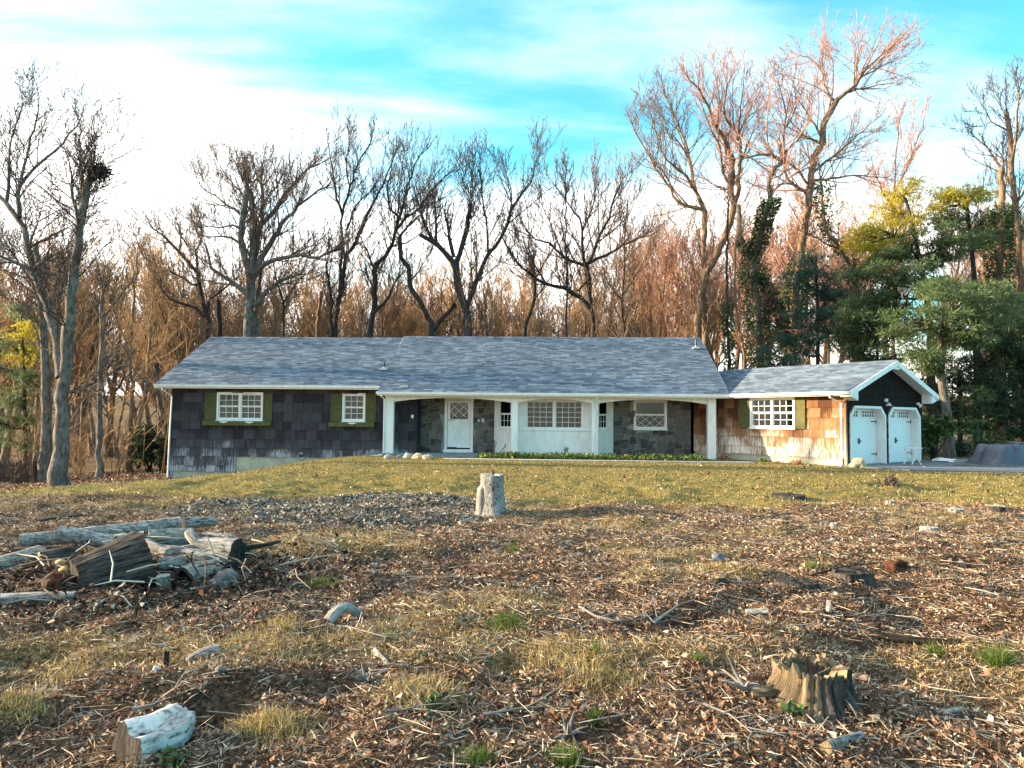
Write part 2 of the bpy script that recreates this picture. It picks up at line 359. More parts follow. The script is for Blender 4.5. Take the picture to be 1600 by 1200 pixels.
# ------------------------------------------------------------------ ground sheet
def axis(lo, hi, flo, fhi, st, grow):
    a = list(np.arange(flo, fhi, st)); s = st
    while a[-1] < hi: s *= grow; a.append(a[-1]+s)
    s = st
    while a[0] > lo: s *= grow; a.insert(0, a[0]-s)
    return np.array(a)
def lawn_mask(x, y):
    """1 on mown grass, 0 on the littered clearing and the wood floor"""
    n = 1.3*fbm(x*.35, y*.35, 21, 3)+.5*fbm(x*1.7, y*1.7, 22, 2)
    a = sstep(13.0, 14.6, y+n*1.6-.05*np.abs(x))
    left = sstep(-14.6, -12.6, x+n+.12*(y-27)); back = 1-sstep(33, 36, y)
    return a*left*back
def chip_mask(x, y):
    n = .5*fbm(x*1.1, y*1.1, 31, 3)
    return 1-sstep(.75, 1.15, np.sqrt(((x+3.0)/2.9)**2+((y-13.0)/2.0)**2)+n*.6)
def dry_mask(x, y):                                    # straw-coloured dead grass showing in patches
    return sstep(.06, .34, fbm(x*.55, y*.8, 41, 3)+.12*sstep(9, 13, y))
gx = axis(-420, 420, -13, 14, .13, 1.09); gy = axis(-60, 620, 2.2, 31, .13, 1.09)
GX, GY = np.meshgrid(gx, gy); GZ = g(GX, GY)
V = np.stack([GX, GY, GZ], -1).reshape(-1, 3); ny, nx = GX.shape
I = np.arange(ny*nx).reshape(ny, nx); Fq = np.stack([I[:-1, :-1], I[:-1, 1:], I[1:, 1:], I[1:, :-1]], -1).reshape(-1, 4)
gm = arrmesh('ground', V, Fq, 4, True)
for nm, fn in (('lawn', lawn_mask), ('chips', chip_mask), ('dry', dry_mask)):
    at_ = gm.attributes.new(nm, 'FLOAT', 'POINT'); at_.data.foreach_set('value', fn(GX, GY).astype(np.float32).ravel())
def _ground(t, b):
    def attr(n): a = t.nodes.new('ShaderNodeAttribute'); a.attribute_name = n; return a.outputs['Fac']
    p = pos(t); n1 = noise(t, p, 28, 6, .7); n2 = noise(t, p, 5, 5, .6); n3 = noise(t, p, .9, 4); n4 = noise(t, mapping(t, p, (1, 1, 1), (0, 0, .5)), 70, 3)
    litter = ramp(t, n1, [(.32, (.020, .013, .009)), (.46, (.075, .048, .030)), (.58, (.16, .105, .065)), (.72, (.30, .215, .14))])
    litter = mixc(t, ramp(t, n2, [(.45, 0), (.62, .55)]), litter, (.030, .022, .016))
    straw = ramp(t, n1, [(.32, (.075, .055, .02)), (.5, (.19, .14, .06)), (.7, (.36, .28, .13))])
    litter = mixc(t, mathn(t, 'MULTIPLY', attr('dry'), .6), litter, straw)
    grass = ramp(t, mathn(t, 'ADD', mathn(t, 'MULTIPLY', n2, .5), mathn(t, 'MULTIPLY', n4, .5)), [(.36, (.055, .055, .018)), (.50, (.14, .125, .042)), (.62, (.25, .20, .075))])
    grass = mixc(t, ramp(t, n3, [(.42, 0), (.62, .7)]), grass, ramp(t, n4, [(.35, (.12, .085, .022)), (.65, (.30, .22, .07))]))
    c = mixc(t, attr('lawn'), litter, grass)
    chip = ramp(t, n1, [(.35, (.045, .040, .034)), (.55, (.15, .135, .115)), (.72, (.36, .335, .30))])
    c = mixc(t, attr('chips'), c, chip)
    bump(t, b, mathn(t, 'ADD', n1, mathn(t, 'MULTIPLY', n2, 1.4)), .9, .05)
    return c
tag(place('ground', gm, mat('ground_litter_and_lawn', _ground, .95, .1)), 'rough clearing of leaf litter rising to a dry mown lawn', kind='structure')

# ------------------------------------------------------------------ scattered litter
def cone_pts(n, d0, d1, xl=-.80, xr=.80, pw=1.0):
    """points in the wedge in front of the camera, even in area"""
    d = np.sqrt(d0**2+(d1**2-d0**2)*RNG.random(n)**pw); return d*(xl+(xr-xl)*RNG.random(n)), d
def on_ground(x, y, up=0.0): return np.stack([x, y, g(x, y)+up], -1)
def tilt_dirs(n, lo=-.25, hi=.6):
    a = RNG.random(n)*2*np.pi; z = lo+(hi-lo)*RNG.random(n); return unit(np.stack([np.cos(a), np.sin(a), z], -1))
def stuff(name, parts, m, label, k=4):
    V, F, b = [], [], 0
    for v, f in parts: V.append(v); F.append(f+b); b += len(v)
    return tag(place(name, arrmesh(name, np.concatenate(V), np.concatenate(F), k), m), label, kind='stuff')
leafm = m_island([(0, (.025, .016, .012)), (.22, (.075, .042, .027)), (.45, (.17, .095, .060)), (.66, (.26, .165, .11)), (.80, (.20, .072, .042)), (.90, (.38, .30, .21)), (1, (.56, .50, .41))], .75, .2, .12)('fallen_leaf')
def leaves(n, d0, d1, s, keep):
    x, y = cone_pts(n, d0, d1); k = keep(x, y); x, y = x[k], y[k]; P = on_ground(x, y, .004); n = len(x)
    P[:, 2] += RNG.random(n)*.02*s/.05
    ln = s*(.5+RNG.random(n)); return quads(P, tilt_dirs(n, -.1, .75), rdirs(n, .9), ln, ln*(.35+.4*RNG.random(n)), .25)
def cover(x, y): return (1-lawn_mask(x, y))*(1-.55*dry_mask(x, y))*(1-.5*chip_mask(x, y))
rk = lambda p: (lambda x, y: RNG.random(len(x)) < p(x, y))
stuff('leaf_litter', [leaves(150000, 3.0, 7.5, .020, rk(cover)), leaves(11000, 3.0, 9, .038, rk(cover)), leaves(95000, 7.5, 16, .034, rk(lambda x, y: cover(x, y)+.03)),
      leaves(9000, 14, 27, .07, rk(lambda x, y: .22+0*x))], leafm, 'brown and russet fallen leaves littering the clearing')
nl = 16000; x = -30+19*RNG.random(nl); y = 14+26*RNG.random(nl); k = lawn_mask(x, y) < .5; x, y = x[k], y[k]; P = on_ground(x, y, .01); n = len(x)
stuff('woodland_leaf_litter', [quads(P, tilt_dirs(n), rdirs(n, .9), .10+.06*RNG.random(n), .06, .2)], leafm, 'leaf litter under the trees left of the house')
# straw and twig litter: thin sticks lying every way
def stickset(n, d0, d1, lo, hi, r, keep):
    T = Tubes(); x, y = cone_pts(n, d0, d1); k = keep(x, y); x, y = x[k], y[k]
    z = g(x, y); A = RNG.random(len(x))*2*np.pi; Ln = lo+(hi-lo)*RNG.random(len(x))**2.5; dz = (RNG.random(len(x))-.35)*.28; bd = (RNG.random(len(x))-.5)*.5
    for i in range(len(x)):
        l = Ln[i]; ca, sa = math.cos(A[i]), math.sin(A[i]); h = .012+.02*RNG.random()
        c2, s2 = math.cos(A[i]+bd[i]), math.sin(A[i]+bd[i]); rr = r*(.6+.9*RNG.random())
        T.add([(x[i], y[i], z[i]+h), (x[i]+ca*l*.5, y[i]+sa*l*.5, z[i]+h+abs(dz[i])*l*.5), (x[i]+ca*l*.5+c2*l*.5, y[i]+sa*l*.5+s2*l*.5, z[i]+h+dz[i]*l)], [rr, rr*.85, rr*.5], 3)
    return T.mesh('sticks', False)
twm = m_island([(0, (.05, .035, .026)), (.4, (.15, .115, .085)), (.7, (.30, .26, .21)), (1, (.50, .46, .40))], .85, .15)('litter_twig')
stm = m_island([(0, (.12, .085, .055)), (.5, (.28, .215, .145)), (1, (.52, .45, .35))], .85, .15)('dead_stalk')
fld = rk(lambda x, y: (1-lawn_mask(x, y)))
tag(place('twig_litter', stickset(8000, 3.0, 15, .05, .36, .0032, fld), twm), 'thin grey twigs lying all over the clearing', kind='stuff')
x, y = cone_pts(95000, 3.0, 13); k = fld(x, y); x, y = x[k], y[k]; n = len(x)
stuff('straw_litter', [quads(on_ground(x, y, .012), tilt_dirs(n, -.08, .35), rdirs(n, .9), .03+.13*RNG.random(n)**2, .004+.0035*RNG.random(n), 0)], stm, 'pale dead stalks lying among the leaves')
# grass blades
def blades(x, y, hgt, wid, lean, up=0.0):
    n = len(x); P = on_ground(x, y, up-.004); a = RNG.random(n)*2*np.pi; ln_ = lean*RNG.random(n)
    D = unit(np.stack([np.cos(a)*ln_, np.sin(a)*ln_, np.ones(n)], -1)); return tris(P, D, rdirs(n), hgt*(.5+.9*RNG.random(n)), wid)
def clumped(nc, per, d0, d1, keep, rad, hgt, wid, lean):
    cx, cy = cone_pts(nc, d0, d1); k = keep(cx, cy); cx, cy = cx[k], cy[k]
    sc_ = np.repeat(.5+RNG.random(len(cx)), per)
    x = np.repeat(cx, per)+RNG.normal(size=len(cx)*per)*rad*sc_; y = np.repeat(cy, per)+RNG.normal(size=len(cx)*per)*rad*sc_
    return blades(x, y, hgt*sc_, wid, lean)
strawm = m_island([(0, (.12, .085, .032)), (.4, (.27, .20, .08)), (.75, (.44, .35, .15)), (1, (.58, .50, .28))], .8, .15, .25)('dry_grass_blade')
greenm = m_island([(0, (.035, .065, .012)), (.5, (.075, .13, .022)), (1, (.16, .20, .045))], .6, .25, .3)('green_grass_blade')
lawnm = m_island([(0, (.055, .060, .02)), (.3, (.135, .125, .042)), (.6, (.23, .195, .075)), (.85, (.36, .275, .115)), (1, (.50, .39, .20))], .75, .2, .2)('lawn_blade')
drp = rk(lambda x, y: dry_mask(x, y)*(1-lawn_mask(x, y)))
stuff('dry_grass', [clumped(5200, 26, 3.0, 9, drp, .075, .065, .0048, 3.2), clumped(6000, 16, 8.5, 16, drp, .12, .075, .008, 3.0)], strawm, 'patches of straw-coloured dead grass in the clearing', 3)
def lk(x, y): return RNG.random(len(x)) < lawn_mask(x, y)*(1-.9*chip_mask(x, y))
x, y = cone_pts(190000, 12, 31, -.82, .80); k = lk(x, y); x, y = x[k], y[k]
stuff('lawn_grass', [blades(x, y, .05+.0*x, .018, 2.2)], lawnm, 'short olive and straw coloured lawn in front of the house', 3)
chm = m_island([(0, (.04, .035, .03)), (.4, (.11, .10, .086)), (.75, (.22, .205, .18)), (1, (.46, .44, .41))], .85, .15)('wood_chip')
x, y = cone_pts(60000, 10.5, 16.5, -.5, .1); k = RNG.random(len(x)) < chip_mask(x, y); x, y = x[k], y[k]; n = len(x); P = on_ground(x, y, .012)
stuff('wood_chips', [quads(P, tilt_dirs(n, -.1, .5), rdirs(n, .9), *(.03+.07*RNG.random(n), .012+.018*RNG.random(n), .1))], chm, 'grey wood chips spread over bare soil left of the tall stump')

# ------------------------------------------------------------------ the house
HX, HY, YAW = 0.0, 30.0, 0.0418
house = thing('ranch_house', 'long low dark shingled house with grey roof, white porch posts and attached garage wing', 'house', (HX, HY, 0), -YAW)
def h2w(u, v, z=0): c, s = math.cos(YAW), math.sin(YAW); return (c*u+s*v, HY-s*u+c*v, z)
XL, XM, XR, ZE, ZR, RUN = -15.55, -5.67, 9.02, 2.72, 5.66, 5.5
YL, ZEL, ZRL = .476, 2.988, 5.582
GA = .6155+YAW; GF = Fr(XR, 0, GA-math.pi/2); GL, GH, GZR = 5.184, 3.279, 3.973    # garage wing: u outward along the eave, v inward
GU = GL-.45; GG = Fr(*GF(GU, 0, 0)[:2], GA)                                        # its gable wall: u along, v inward
def piece(name, fr, u0, u1, v0, v1, z0, z1, m, parent, jit=0.0, cache={}):
    """a small slab placed as an object of its own; alike sizes share mesh data"""
    key = (name, round(u1-u0, 3), round(v1-v0, 3), round(z1-z0, 3), m.name, jit and len(cache) % 7)
    if key not in cache:
        b = MB(); b.box(-(u1-u0)/2, (u1-u0)/2, 0, v1-v0, 0, z1-z0); me = bpy.data.meshes.new(name); me.from_pydata(b.v, [], b.f); me.materials.append(m); cache[key] = me
    p = fr((u0+u1)/2, v0, z0); return place(name, cache[key], None, parent, p, fr.a)
SH = [0]; LATE = MB()
def shingles(wall, fr, u0, u1, zs, v, m, holes=(), lim=None, wd=(.36, .52), stuff_to=None):
    """courses of broad shakes, each its own slab, lower edge proud of the course beneath"""
    for ci in range(len(zs)-1):
        za, zb = zs[ci], zs[ci+1]; u = u0-(random.random()*.3 if ci % 2 else 0)
        while u < u1-.02:
            w = random.uniform(*wd); a, b = max(u, u0), min(u+w, u1); u += w
            if b-a < .05: continue
            segs = [(a, b)]
            for (h0, h1, g0, g1) in holes:
                if g0 < zb-.08 and g1 > za+.08:
                    ns = []
                    for (p, q) in segs:
                        if q <= h0 or p >= h1: ns.append((p, q)); continue
                        if p < h0-.04: ns.append((p, h0))
                        if q > h1+.04: ns.append((h1, q))
                    segs = ns
            for (p, q) in segs:
                t = zb+.03
                if lim: 
                    t = min(t, lim((p+q)/2)); 
                    if t < za+.06: continue
                z0 = za+random.uniform(-.018, .010); gp = .005; ang = random.uniform(-.008, .008)
                bo, to = random.uniform(.034, .05), random.uniform(.006, .014)
                pts = [(p+gp, v-bo, z0+ang), (q-gp, v-bo-random.uniform(-.006, .006), z0-ang), (q-gp, v-to, t), (p+gp, v-to, t), (p+gp, v, z0+ang), (q-gp, v, z0-ang), (q-gp, v, t), (p+gp, v, t)]
                if lim: pts = [(x_, y_, min(z_, lim(x_)) if z_ > z0+.05 else z_) for x_, y_, z_ in pts]
                fs = [(0, 1, 2, 3), (5, 4, 7, 6), (0, 4, 5, 1), (3, 2, 6, 7), (0, 3, 7, 4), (1, 5, 6, 2)]
                if stuff_to is not None or SH[0] >= 300:
                    B_ = stuff_to or LATE; b0 = len(B_.v); B_.v += [fr(*q_) for q_ in pts]; B_.f += [tuple(b0+i for i in f_) for f_ in fs]
                else:
                    SH[0] += 1; c = ((p+q)/2, v, z0); me = bpy.data.meshes.new('shingle'); me.from_pydata([(x_-c[0], y_-c[1], z_-c[2]) for x_, y_, z_ in pts], [], fs); me.materials.append(m)
                    place('shingle', me, None, wall, fr(*c), fr.a)
BS = .055   # reveal of trim beyond the wall face

def window(fr, u0, u1, z0, z1, v, units=1, cols=3, rows=2, hung=True, casing=.07, lattice=False, back='curtain', top_plain=False, label=None, upper_rows=None, sill=True):
    """casing as the part; sash, muntins, panes and sill as its sub-parts"""
    b = MB(); c = casing; d0, d1 = v-.045, v+.10
    b.box(u0, u1, d0, d1, z1-c, z1, fr).box(u0, u1, d0, d1, z0, z0+c, fr).box(u0, u0+c, d0, d1, z0+c, z1-c, fr).box(u1-c, u1, d0, d1, z0+c, z1-c, fr)
    uw = (u1-u0-c*(units+1))/units
    for i in range(1, units): b.box(u0+i*(uw+c), u0+i*(uw+c)+c, d0, d1, z0+c, z1-c, fr)
    wn = b.build('window', M['white'], house, label=label)
    MB().box(u0+c, u1-c, v+.17, v+.18, z0+c, z1-c, fr).build('curtain' if back == 'curtain' else 'window_back', M[back], wn)
    if sill: MB().box(u0-.03, u1+.03, v-.075, v-.046, z0-.035, z0+.012, fr).build('sill', M['white'], wn)
    for i in range(units):
        a = u0+c+i*(uw+c); e = a+uw; mz = (z0+z1)/2
        halves = [(z0+c, mz, .03, rows, cols), (mz, z1-c, .0, (upper_rows or rows), cols)] if hung else [(z0+c, z1-c, .02, rows, cols)]
        for hi, (p, q, dv, nr, ncl) in enumerate(halves):
            s = .038; y0 = v+.0+dv; sb = MB()
            sb.box(a, e, y0, y0+.03, p, p+s, fr).box(a, e, y0, y0+.03, q-s, q, fr).box(a, a+s, y0, y0+.03, p+s, q-s, fr).box(e-s, e, y0, y0+.03, p+s, q-s, fr)
            sb.build('sash', M['white'], wn)
            ia, ie, ip, iq = a+s, e-s, p+s, q-s; plain = top_plain and hi == 1
            if lattice and not plain:
                mb = MB(); nn = 3; cw = (ie-ia)/nn
                for k in range(-2, nn+1):
                    for sg in (1, -1):
                        pts = []
                        x0 = ia+k*cw if sg > 0 else ie-k*cw; x1 = x0+sg*cw*1.5; zA, zB = ip, iq
                        def clip(x0, zA, x1, zB):
                            t0, t1 = 0., 1.
                            dx = x1-x0
                            for lim_, s_ in ((ia, 1), (ie, -1)):
                                f0, f1 = s_*(x0-lim_), s_*(x1-lim_)
                                if f0 < 0 and f1 < 0: return None
                                if f0 < 0: t0 = max(t0, f0/(f0-f1))
                                if f1 < 0: t1 = min(t1, f0/(f0-f1))
                            return (x0+dx*t0, zA+(zB-zA)*t0, x0+dx*t1, zA+(zB-zA)*t1) if t1-t0 > .05 else None
                        r_ = clip(x0, zA, x1, zB)
                        if r_: mb.bar((r_[0], y0+.006, r_[1]), (r_[2], y0+.006, r_[3]), .016, .014, fr)
                if mb.v: mb.build('lattice', M['white'], wn)
                piece('pane', fr, ia, ie, y0+.016, y0+.02, ip, iq, M['glass'], wn); continue
            if plain: nr = ncl = 1
            cw, rh = (ie-ia)/ncl, (iq-ip)/nr; mb = MB()
            for k in range(1, ncl): mb.box(ia+k*cw-.009, ia+k*cw+.009, y0-.002, y0+.024, ip, iq, fr)
            for k in range(1, nr): mb.box(ia, ie, y0-.004, y0+.022, ip+k*rh-.009, ip+k*rh+.009, fr)
            if mb.v: mb.build('muntin', M['white'], wn)
            for k in range(ncl):
                for j in range(nr): piece('pane', fr, ia+k*cw+.009, ia+(k+1)*cw-.009, y0+.01, y0+.014, ip+j*rh+.009, ip+(j+1)*rh-.009, M['glass'], wn)
    return wn
def shutter(fr, u0, u1, z0, z1, v):
    b = MB(); f = .05; y0, y1 = v-.075, v-.045
    b.box(u0, u0+f, y0, y1, z0, z1, fr).box(u1-f, u1, y0, y1, z0, z1, fr)
    for q in (z0, (z0+z1)/2-f/2, z1-f): b.box(u0+f, u1-f, y0, y1, q, q+f, fr)
    s = b.build('shutter', M['green'], house); n = 14; lv = MB(); h = (z1-z0-2*f)/n
    for k in range(n):
        q = z0+f+h*k; b0 = len(lv.v); lv.v += [fr(*p) for p in ((u0+f, y0+.004, q), (u1-f, y0+.004, q), (u1-f, y1-.004, q+h), (u0+f, y1-.004, q+h))]; lv.f.append((b0, b0+1, b0+2, b0+3))
    lv.build('louvre', M['green'], s, kind='stuff'); return s

def holed(b, u0, u1, v0, v1, z0, z1, holes, fr=ID):
    """a wall slab with window openings left out"""
    us = sorted({u0, u1, *[h for q in holes for h in q[:2]]}); zs = sorted({z0, z1, *[h for q in holes for h in q[2:]]})
    for i in range(len(us)-1):
        run = None
        for j in range(len(zs)-1):
            cu, cz = (us[i]+us[i+1])/2, (zs[j]+zs[j+1])/2
            if any(q[0] < cu < q[1] and q[2] < cz < q[3] for q in holes): 
                if run is not None: b.box(us[i], us[i+1], v0, v1, run, zs[j], fr); run = None
            elif run is None: run = zs[j]
        if run is not None: b.box(us[i], us[i+1], v0, v1, run, zs[-1], fr)
    return b
# walls (dark backing) with their shingles
hl = [(-13.02, -10.95, 1.42, 2.67), (-7.44, -6.42, 1.42, 2.67)]
cs = [-.81, -.54, -.15, .23, .62, 1.04, 1.39, 1.81, 2.23, 2.62, 2.95]
wl = holed(MB(), -15.05, -4.18, 1.0, 1.16, -.13, 3.05, [(a+.03, b-.03, c+.03, d-.03) for a, b, c, d in hl]).box(-15.05, -12.1, 1.0, 1.16, -.81, -.131).build('wall', M['shake'], house)
shingles(wl, ID, -15.05, -12.1, cs[0:3], 1.0, M['shake'])
shingles(wl, ID, -15.05, -4.18, cs[2:], 1.0, M['shake'], hl)
MB().box(-15.02, -12.12, 1.02, 1.2, -1.9, -.812).box(-12.1, -5.2, 1.02, 1.2, -1.6, -.132).build('foundation', M['found'], house)
gb = MB(); gb.prism([(1.0, -1.9), (1.0, 3.1), (RUN, ZRL-.25), (10.0, 3.1), (10.0, -1.9)], -15.05, -14.9, axis='u'); gb.build('gable_wall', M['shake'], house)
MB().prism([(2.0, 0), (2.0, 3.2), (RUN, ZR-.25), (9.6, 3.1), (9.6, 0)], XR-.45, XR-.3, axis='u').build('gable_wall', M['shake'], house)
MB().box(-15.0, 8.5, 9.85, 10.0, -1.9, 3.1).build('rear_wall', M['shake'], house)
# garage wing walls
gcs = [.27, .60, 1.02, 1.34, 1.76, 2.14, 2.62]
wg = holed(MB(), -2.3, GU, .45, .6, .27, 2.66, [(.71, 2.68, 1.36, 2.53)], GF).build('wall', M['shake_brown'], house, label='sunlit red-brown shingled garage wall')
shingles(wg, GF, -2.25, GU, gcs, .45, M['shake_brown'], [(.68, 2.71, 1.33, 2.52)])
MB().box(-2.25, GU-.02, .47, .62, -.5, .268, GF).build('foundation', M['found'], house)
GW = 2*GH
def rake(u): return 2.72+.382*min(u, GW-u)-.13
D1, D2, DB, DT, DC = (.75, 3.10), (3.48, 5.82), -.02, 2.13, 1.78
gp = MB()
def door_poly(d): return [(d[0], DB), (d[0], DC), (d[0]+.28, DT), (d[1]-.28, DT), (d[1], DC), (d[1], DB)]
gp.box(.45, D1[0], 0, .14, 0, 2.55, GG).box(D1[1], D2[0], 0, .14, 0, 2.55, GG).box(D2[1], GW-.45, 0, .14, 0, 2.55, GG)
for d in (D1, D2):
    gp.box(d[0], d[1], 0, .14, DT, 2.55, GG).prism([(d[0], DC), (d[0]+.28, DT), (d[0], DT)], 0, .14, GG).prism([(d[1], DC), (d[1], DT), (d[1]-.28, DT)], 0, .14, GG)
gp.prism([(.45, 2.551), (GH, rake(GH)), (GW-.45, 2.551)], 0, .14, GG)
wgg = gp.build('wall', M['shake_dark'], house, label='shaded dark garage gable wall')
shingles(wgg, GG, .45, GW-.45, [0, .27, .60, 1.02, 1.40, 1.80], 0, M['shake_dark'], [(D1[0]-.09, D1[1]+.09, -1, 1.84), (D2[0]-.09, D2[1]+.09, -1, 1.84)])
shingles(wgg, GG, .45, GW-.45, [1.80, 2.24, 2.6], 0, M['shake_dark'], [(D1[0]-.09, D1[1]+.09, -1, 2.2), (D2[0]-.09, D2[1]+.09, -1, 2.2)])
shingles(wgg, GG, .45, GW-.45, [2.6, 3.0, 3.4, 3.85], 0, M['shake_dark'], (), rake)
MB().box(0, GU, GW-.62, GW-.47, -.3, 2.66, GF).build('rear_wall', M['shake'], house)
# garage doors: recessed, octagonal-topped, panelled
for d in (D1, D2):
    dm = MB(); dm.prism(door_poly(d), .30, .34, GG); dr = dm.build('garage_door', M['door_white'], house)
    jb = MB(); P0 = door_poly(d)
    for i in range(len(P0)-1):                      # the reveal and the flat casing round the opening
        (a, b_), (c_, e_) = P0[i], P0[i+1]; w = .085
        cx, cz = (d[0]+d[1])/2, 1.0
        def outp(p): 
            return (p[0]+(w if p[0] > cx else -w), p[1]+(w if p[1] > DC-.01 else 0)) if p[1] not in (DT,) else (p[0]+(w*.35 if p[0] > cx else -w*.35), p[1]+w)
        Ao, Bo = outp((a, b_)), outp((c_, e_)); ins_ = lambda q: (q[0]+(.008 if q[0] < cx else -.008), q[1]-(.008 if q[1] > DC-.01 else 0)); A_, B_ = ins_((a, b_)), ins_((c_, e_))
        b0 = len(jb.v); jb.v += [GG(q[0], y_, q[1]) for y_ in (-.06, .30) for q in (A_, B_, Bo, Ao)]
        jb.f += [tuple(b0+k for k in f_) for f_ in ((0, 3, 2, 1), (4, 5, 6, 7), (0, 1, 5, 4), (2, 3, 7, 6), (0, 4, 7, 3), (1, 2, 6, 5))]
    jb.build('door_casing', M['white'], dr)
    wz0, wz1 = 1.80, 2.04
    for q in (.31, .62, .93, 1.24, 1.55): MB().box(d[0]+.03, d[1]-.03, .284, .299, q+.008-.31 if q < .4 else q-.302, q-.006, GG).build('panel', M['door_white'], dr)
    MB().box(d[0]+.03, d[1]-.03, .284, .299, 1.556, 1.74, GG).build('panel', M['door_white'], dr)
    for a, b_ in ((d[0]+.20, d[0]+1.02), (d[1]-1.02, d[1]-.20)):
        wn = MB(); n = 5; cw = (b_-a)/n
        for k in range(n+1): wn.box(a+k*cw-.018, a+k*cw+.018, .272, .298, wz0, wz1, GG)
        for q in (wz0-.018, (wz0+wz1)/2-.015, wz1-.018): wn.box(a-.018, b_+.018, .270, .2965, q, q+.034, GG)
        wn.build('window_grille', M['door_white'], dr)
        MB().box(a, b_, .292, .2985, wz0, wz1, GG).build('pane', M['black'], dr)
    for q, a in ((1.62, d[1]-.40), (.38, d[1]-.40)): MB().box(a, a+.34, .270, .283, q, q+.035, GG).prism([(a+.34, q-.05), (a+.34, q+.085), (a+.37, q+.085), (a+.37, q-.05)], .270, .283, GG).build('hinge', M['black'], dr)
    for q in (.38, 1.62): MB().box(d[0]+.03, d[0]+.10, .270, .283, q, q+.04, GG).build('hinge', M['black'], dr)
    mx = (d[0]+d[1])/2-.1; MB().prism([(mx-.07, .80), (mx-.07, .98), (mx+.02, 1.02), (mx+.06, .92), (mx+.20, .90), (mx+.06, .86), (mx+.02, .78)], .262, .283, GG).build('handle', M['black'], dr)
# gooseneck lamp over the garage doors and small floodlight
lt = MB(); p = GG(GH-.1, -.02, 2.42); lt.box(GH-.2, GH+.0, -.10, -.04, 2.40, 2.52, GG); lo = lt.build('wall_lamp', M['metal'], house)
MB().tube([GG(GH-.1, -.16, 2.36), GG(GH-.1, -.16, 2.30), GG(GH-.1, -.16, 2.24)], [.05, .09, .13], 10).build('lamp_shade', M['metal'], lo)
lt = MB().box(GW-.95, GW-.85, -.12, -.04, 2.32, 2.42, GG); lo = lt.build('floodlight', M['white'], house); MB().tube([GG(GW-.9, -.12, 2.34), GG(GW-.9, -.2, 2.27)], [.05, .08], 10).build('lamp_head', M['white'], lo)

# stone porch wall: fieldstones set in mortar
def stones(wall, u0, u1, z0, z1, v, holes):
    cells = [[(u0, z0), (u1, z0), (u1, z1), (u0, z1)]]
    def area(P): return abs(sum(P[i][0]*P[(i+1) % len(P)][1]-P[(i+1) % len(P)][0]*P[i][1] for i in range(len(P))))/2
    def split(P, o, n):
        A, B = [], []
        for i in range(len(P)):
            p, q = P[i], P[(i+1) % len(P)]; a = (p[0]-o[0])*n[0]+(p[1]-o[1])*n[1]; b = (q[0]-o[0])*n[0]+(q[1]-o[1])*n[1]
            (A if a >= 0 else B).append(p)
            if a*b < 0: t = a/(a-b); x_ = (p[0]+(q[0]-p[0])*t, p[1]+(q[1]-p[1])*t); A.append(x_); B.append(x_)
        return A, B
    out = []
    while cells:
        P = cells.pop(); w = max(p[0] for p in P)-min(p[0] for p in P); h = max(p[1] for p in P)-min(p[1] for p in P)
        if area(P) < random.uniform(.06, .19) and w < .75: out.append(P); continue
        k = random.uniform(.38, .62); cx = min(p[0] for p in P)+w*k; cz = min(p[1] for p in P)+h*k; a = random.uniform(-.42, .42)
        n = (math.cos(a), math.sin(a)) if w > h*1.25 else (math.sin(a), math.cos(a))
        A, B = split(P, (cx, cz), n)
        cells += [q for q in (A, B) if len(q) > 2 and area(q) > .004]
    for P in out:
        cx = sum(p[0] for p in P)/len(P); cz = sum(p[1] for p in P)/len(P)
        if any(a-.02 < cx < b+.02 and c-.02 < cz < d+.02 for a, b, c, d in holes): continue
        w = max(.05, math.sqrt(area(P))); k = 1-.028/w; pr = random.uniform(.02, .055)
        ins = [((p[0]-cx)*k, (p[1]-cz)*k) for p in P]; top = [(x_*.94, z_*.94) for x_, z_ in ins]
        n = len(P); vv = [(x_, 0, z_) for x_, z_ in ins]+[(x_, -pr*.8, z_) for x_, z_ in ins]+[(x_+random.uniform(-.006, .006), -pr, z_) for x_, z_ in top]
        ff = [tuple(2*n+i for i in range(n))]
        for l in range(2): ff += [(l*n+i, l*n+(i+1) % n, (l+1)*n+(i+1) % n, (l+1)*n+i) for i in range(n)]
        me = bpy.data.meshes.new('stone'); me.from_pydata(vv, [], ff); me.materials.append(M['stone']); place('stone', me, None, wall, (cx, v, cz))
dr0, dr1 = -3.08, -1.80
ws = MB().box(-4.18, dr0, 2.0, 2.2, 0, 3.0).box(dr1, -.85, 2.0, 2.2, 0, 3.0).box(dr0, dr1, 2.0, 2.2, 2.5, 3.0).build('stone_wall', M['mortar'], house)
stones(ws, -4.18, -.85, .08, 2.75, 2.0, [(dr0, dr1, 0, 2.5)])
ws2 = MB().box(4.4, 5.32, 2.0, 2.2, -.3, 3.0).box(6.78, 7.83, 2.0, 2.2, -.3, 3.0).box(5.32, 6.78, 2.0, 2.2, -.3, 1.2).box(5.32, 6.78, 2.0, 2.2, 2.5, 3.0).build('stone_wall', M['mortar'], house)
stones(ws2, 4.42, 7.83, -.12, 2.75, 2.0, [(5.30, 6.80, 1.17, 2.52)])
window(ID, 5.32, 6.78, 1.2, 2.5, 2.0, 1, 1, 1, True, .08, True, 'dark', True, label='diamond-lattice window in the stone wall')
MB().box(-4.21, -4.15, .93, 1.99, 0, 2.9).build('corner_board', M['shake'], house)
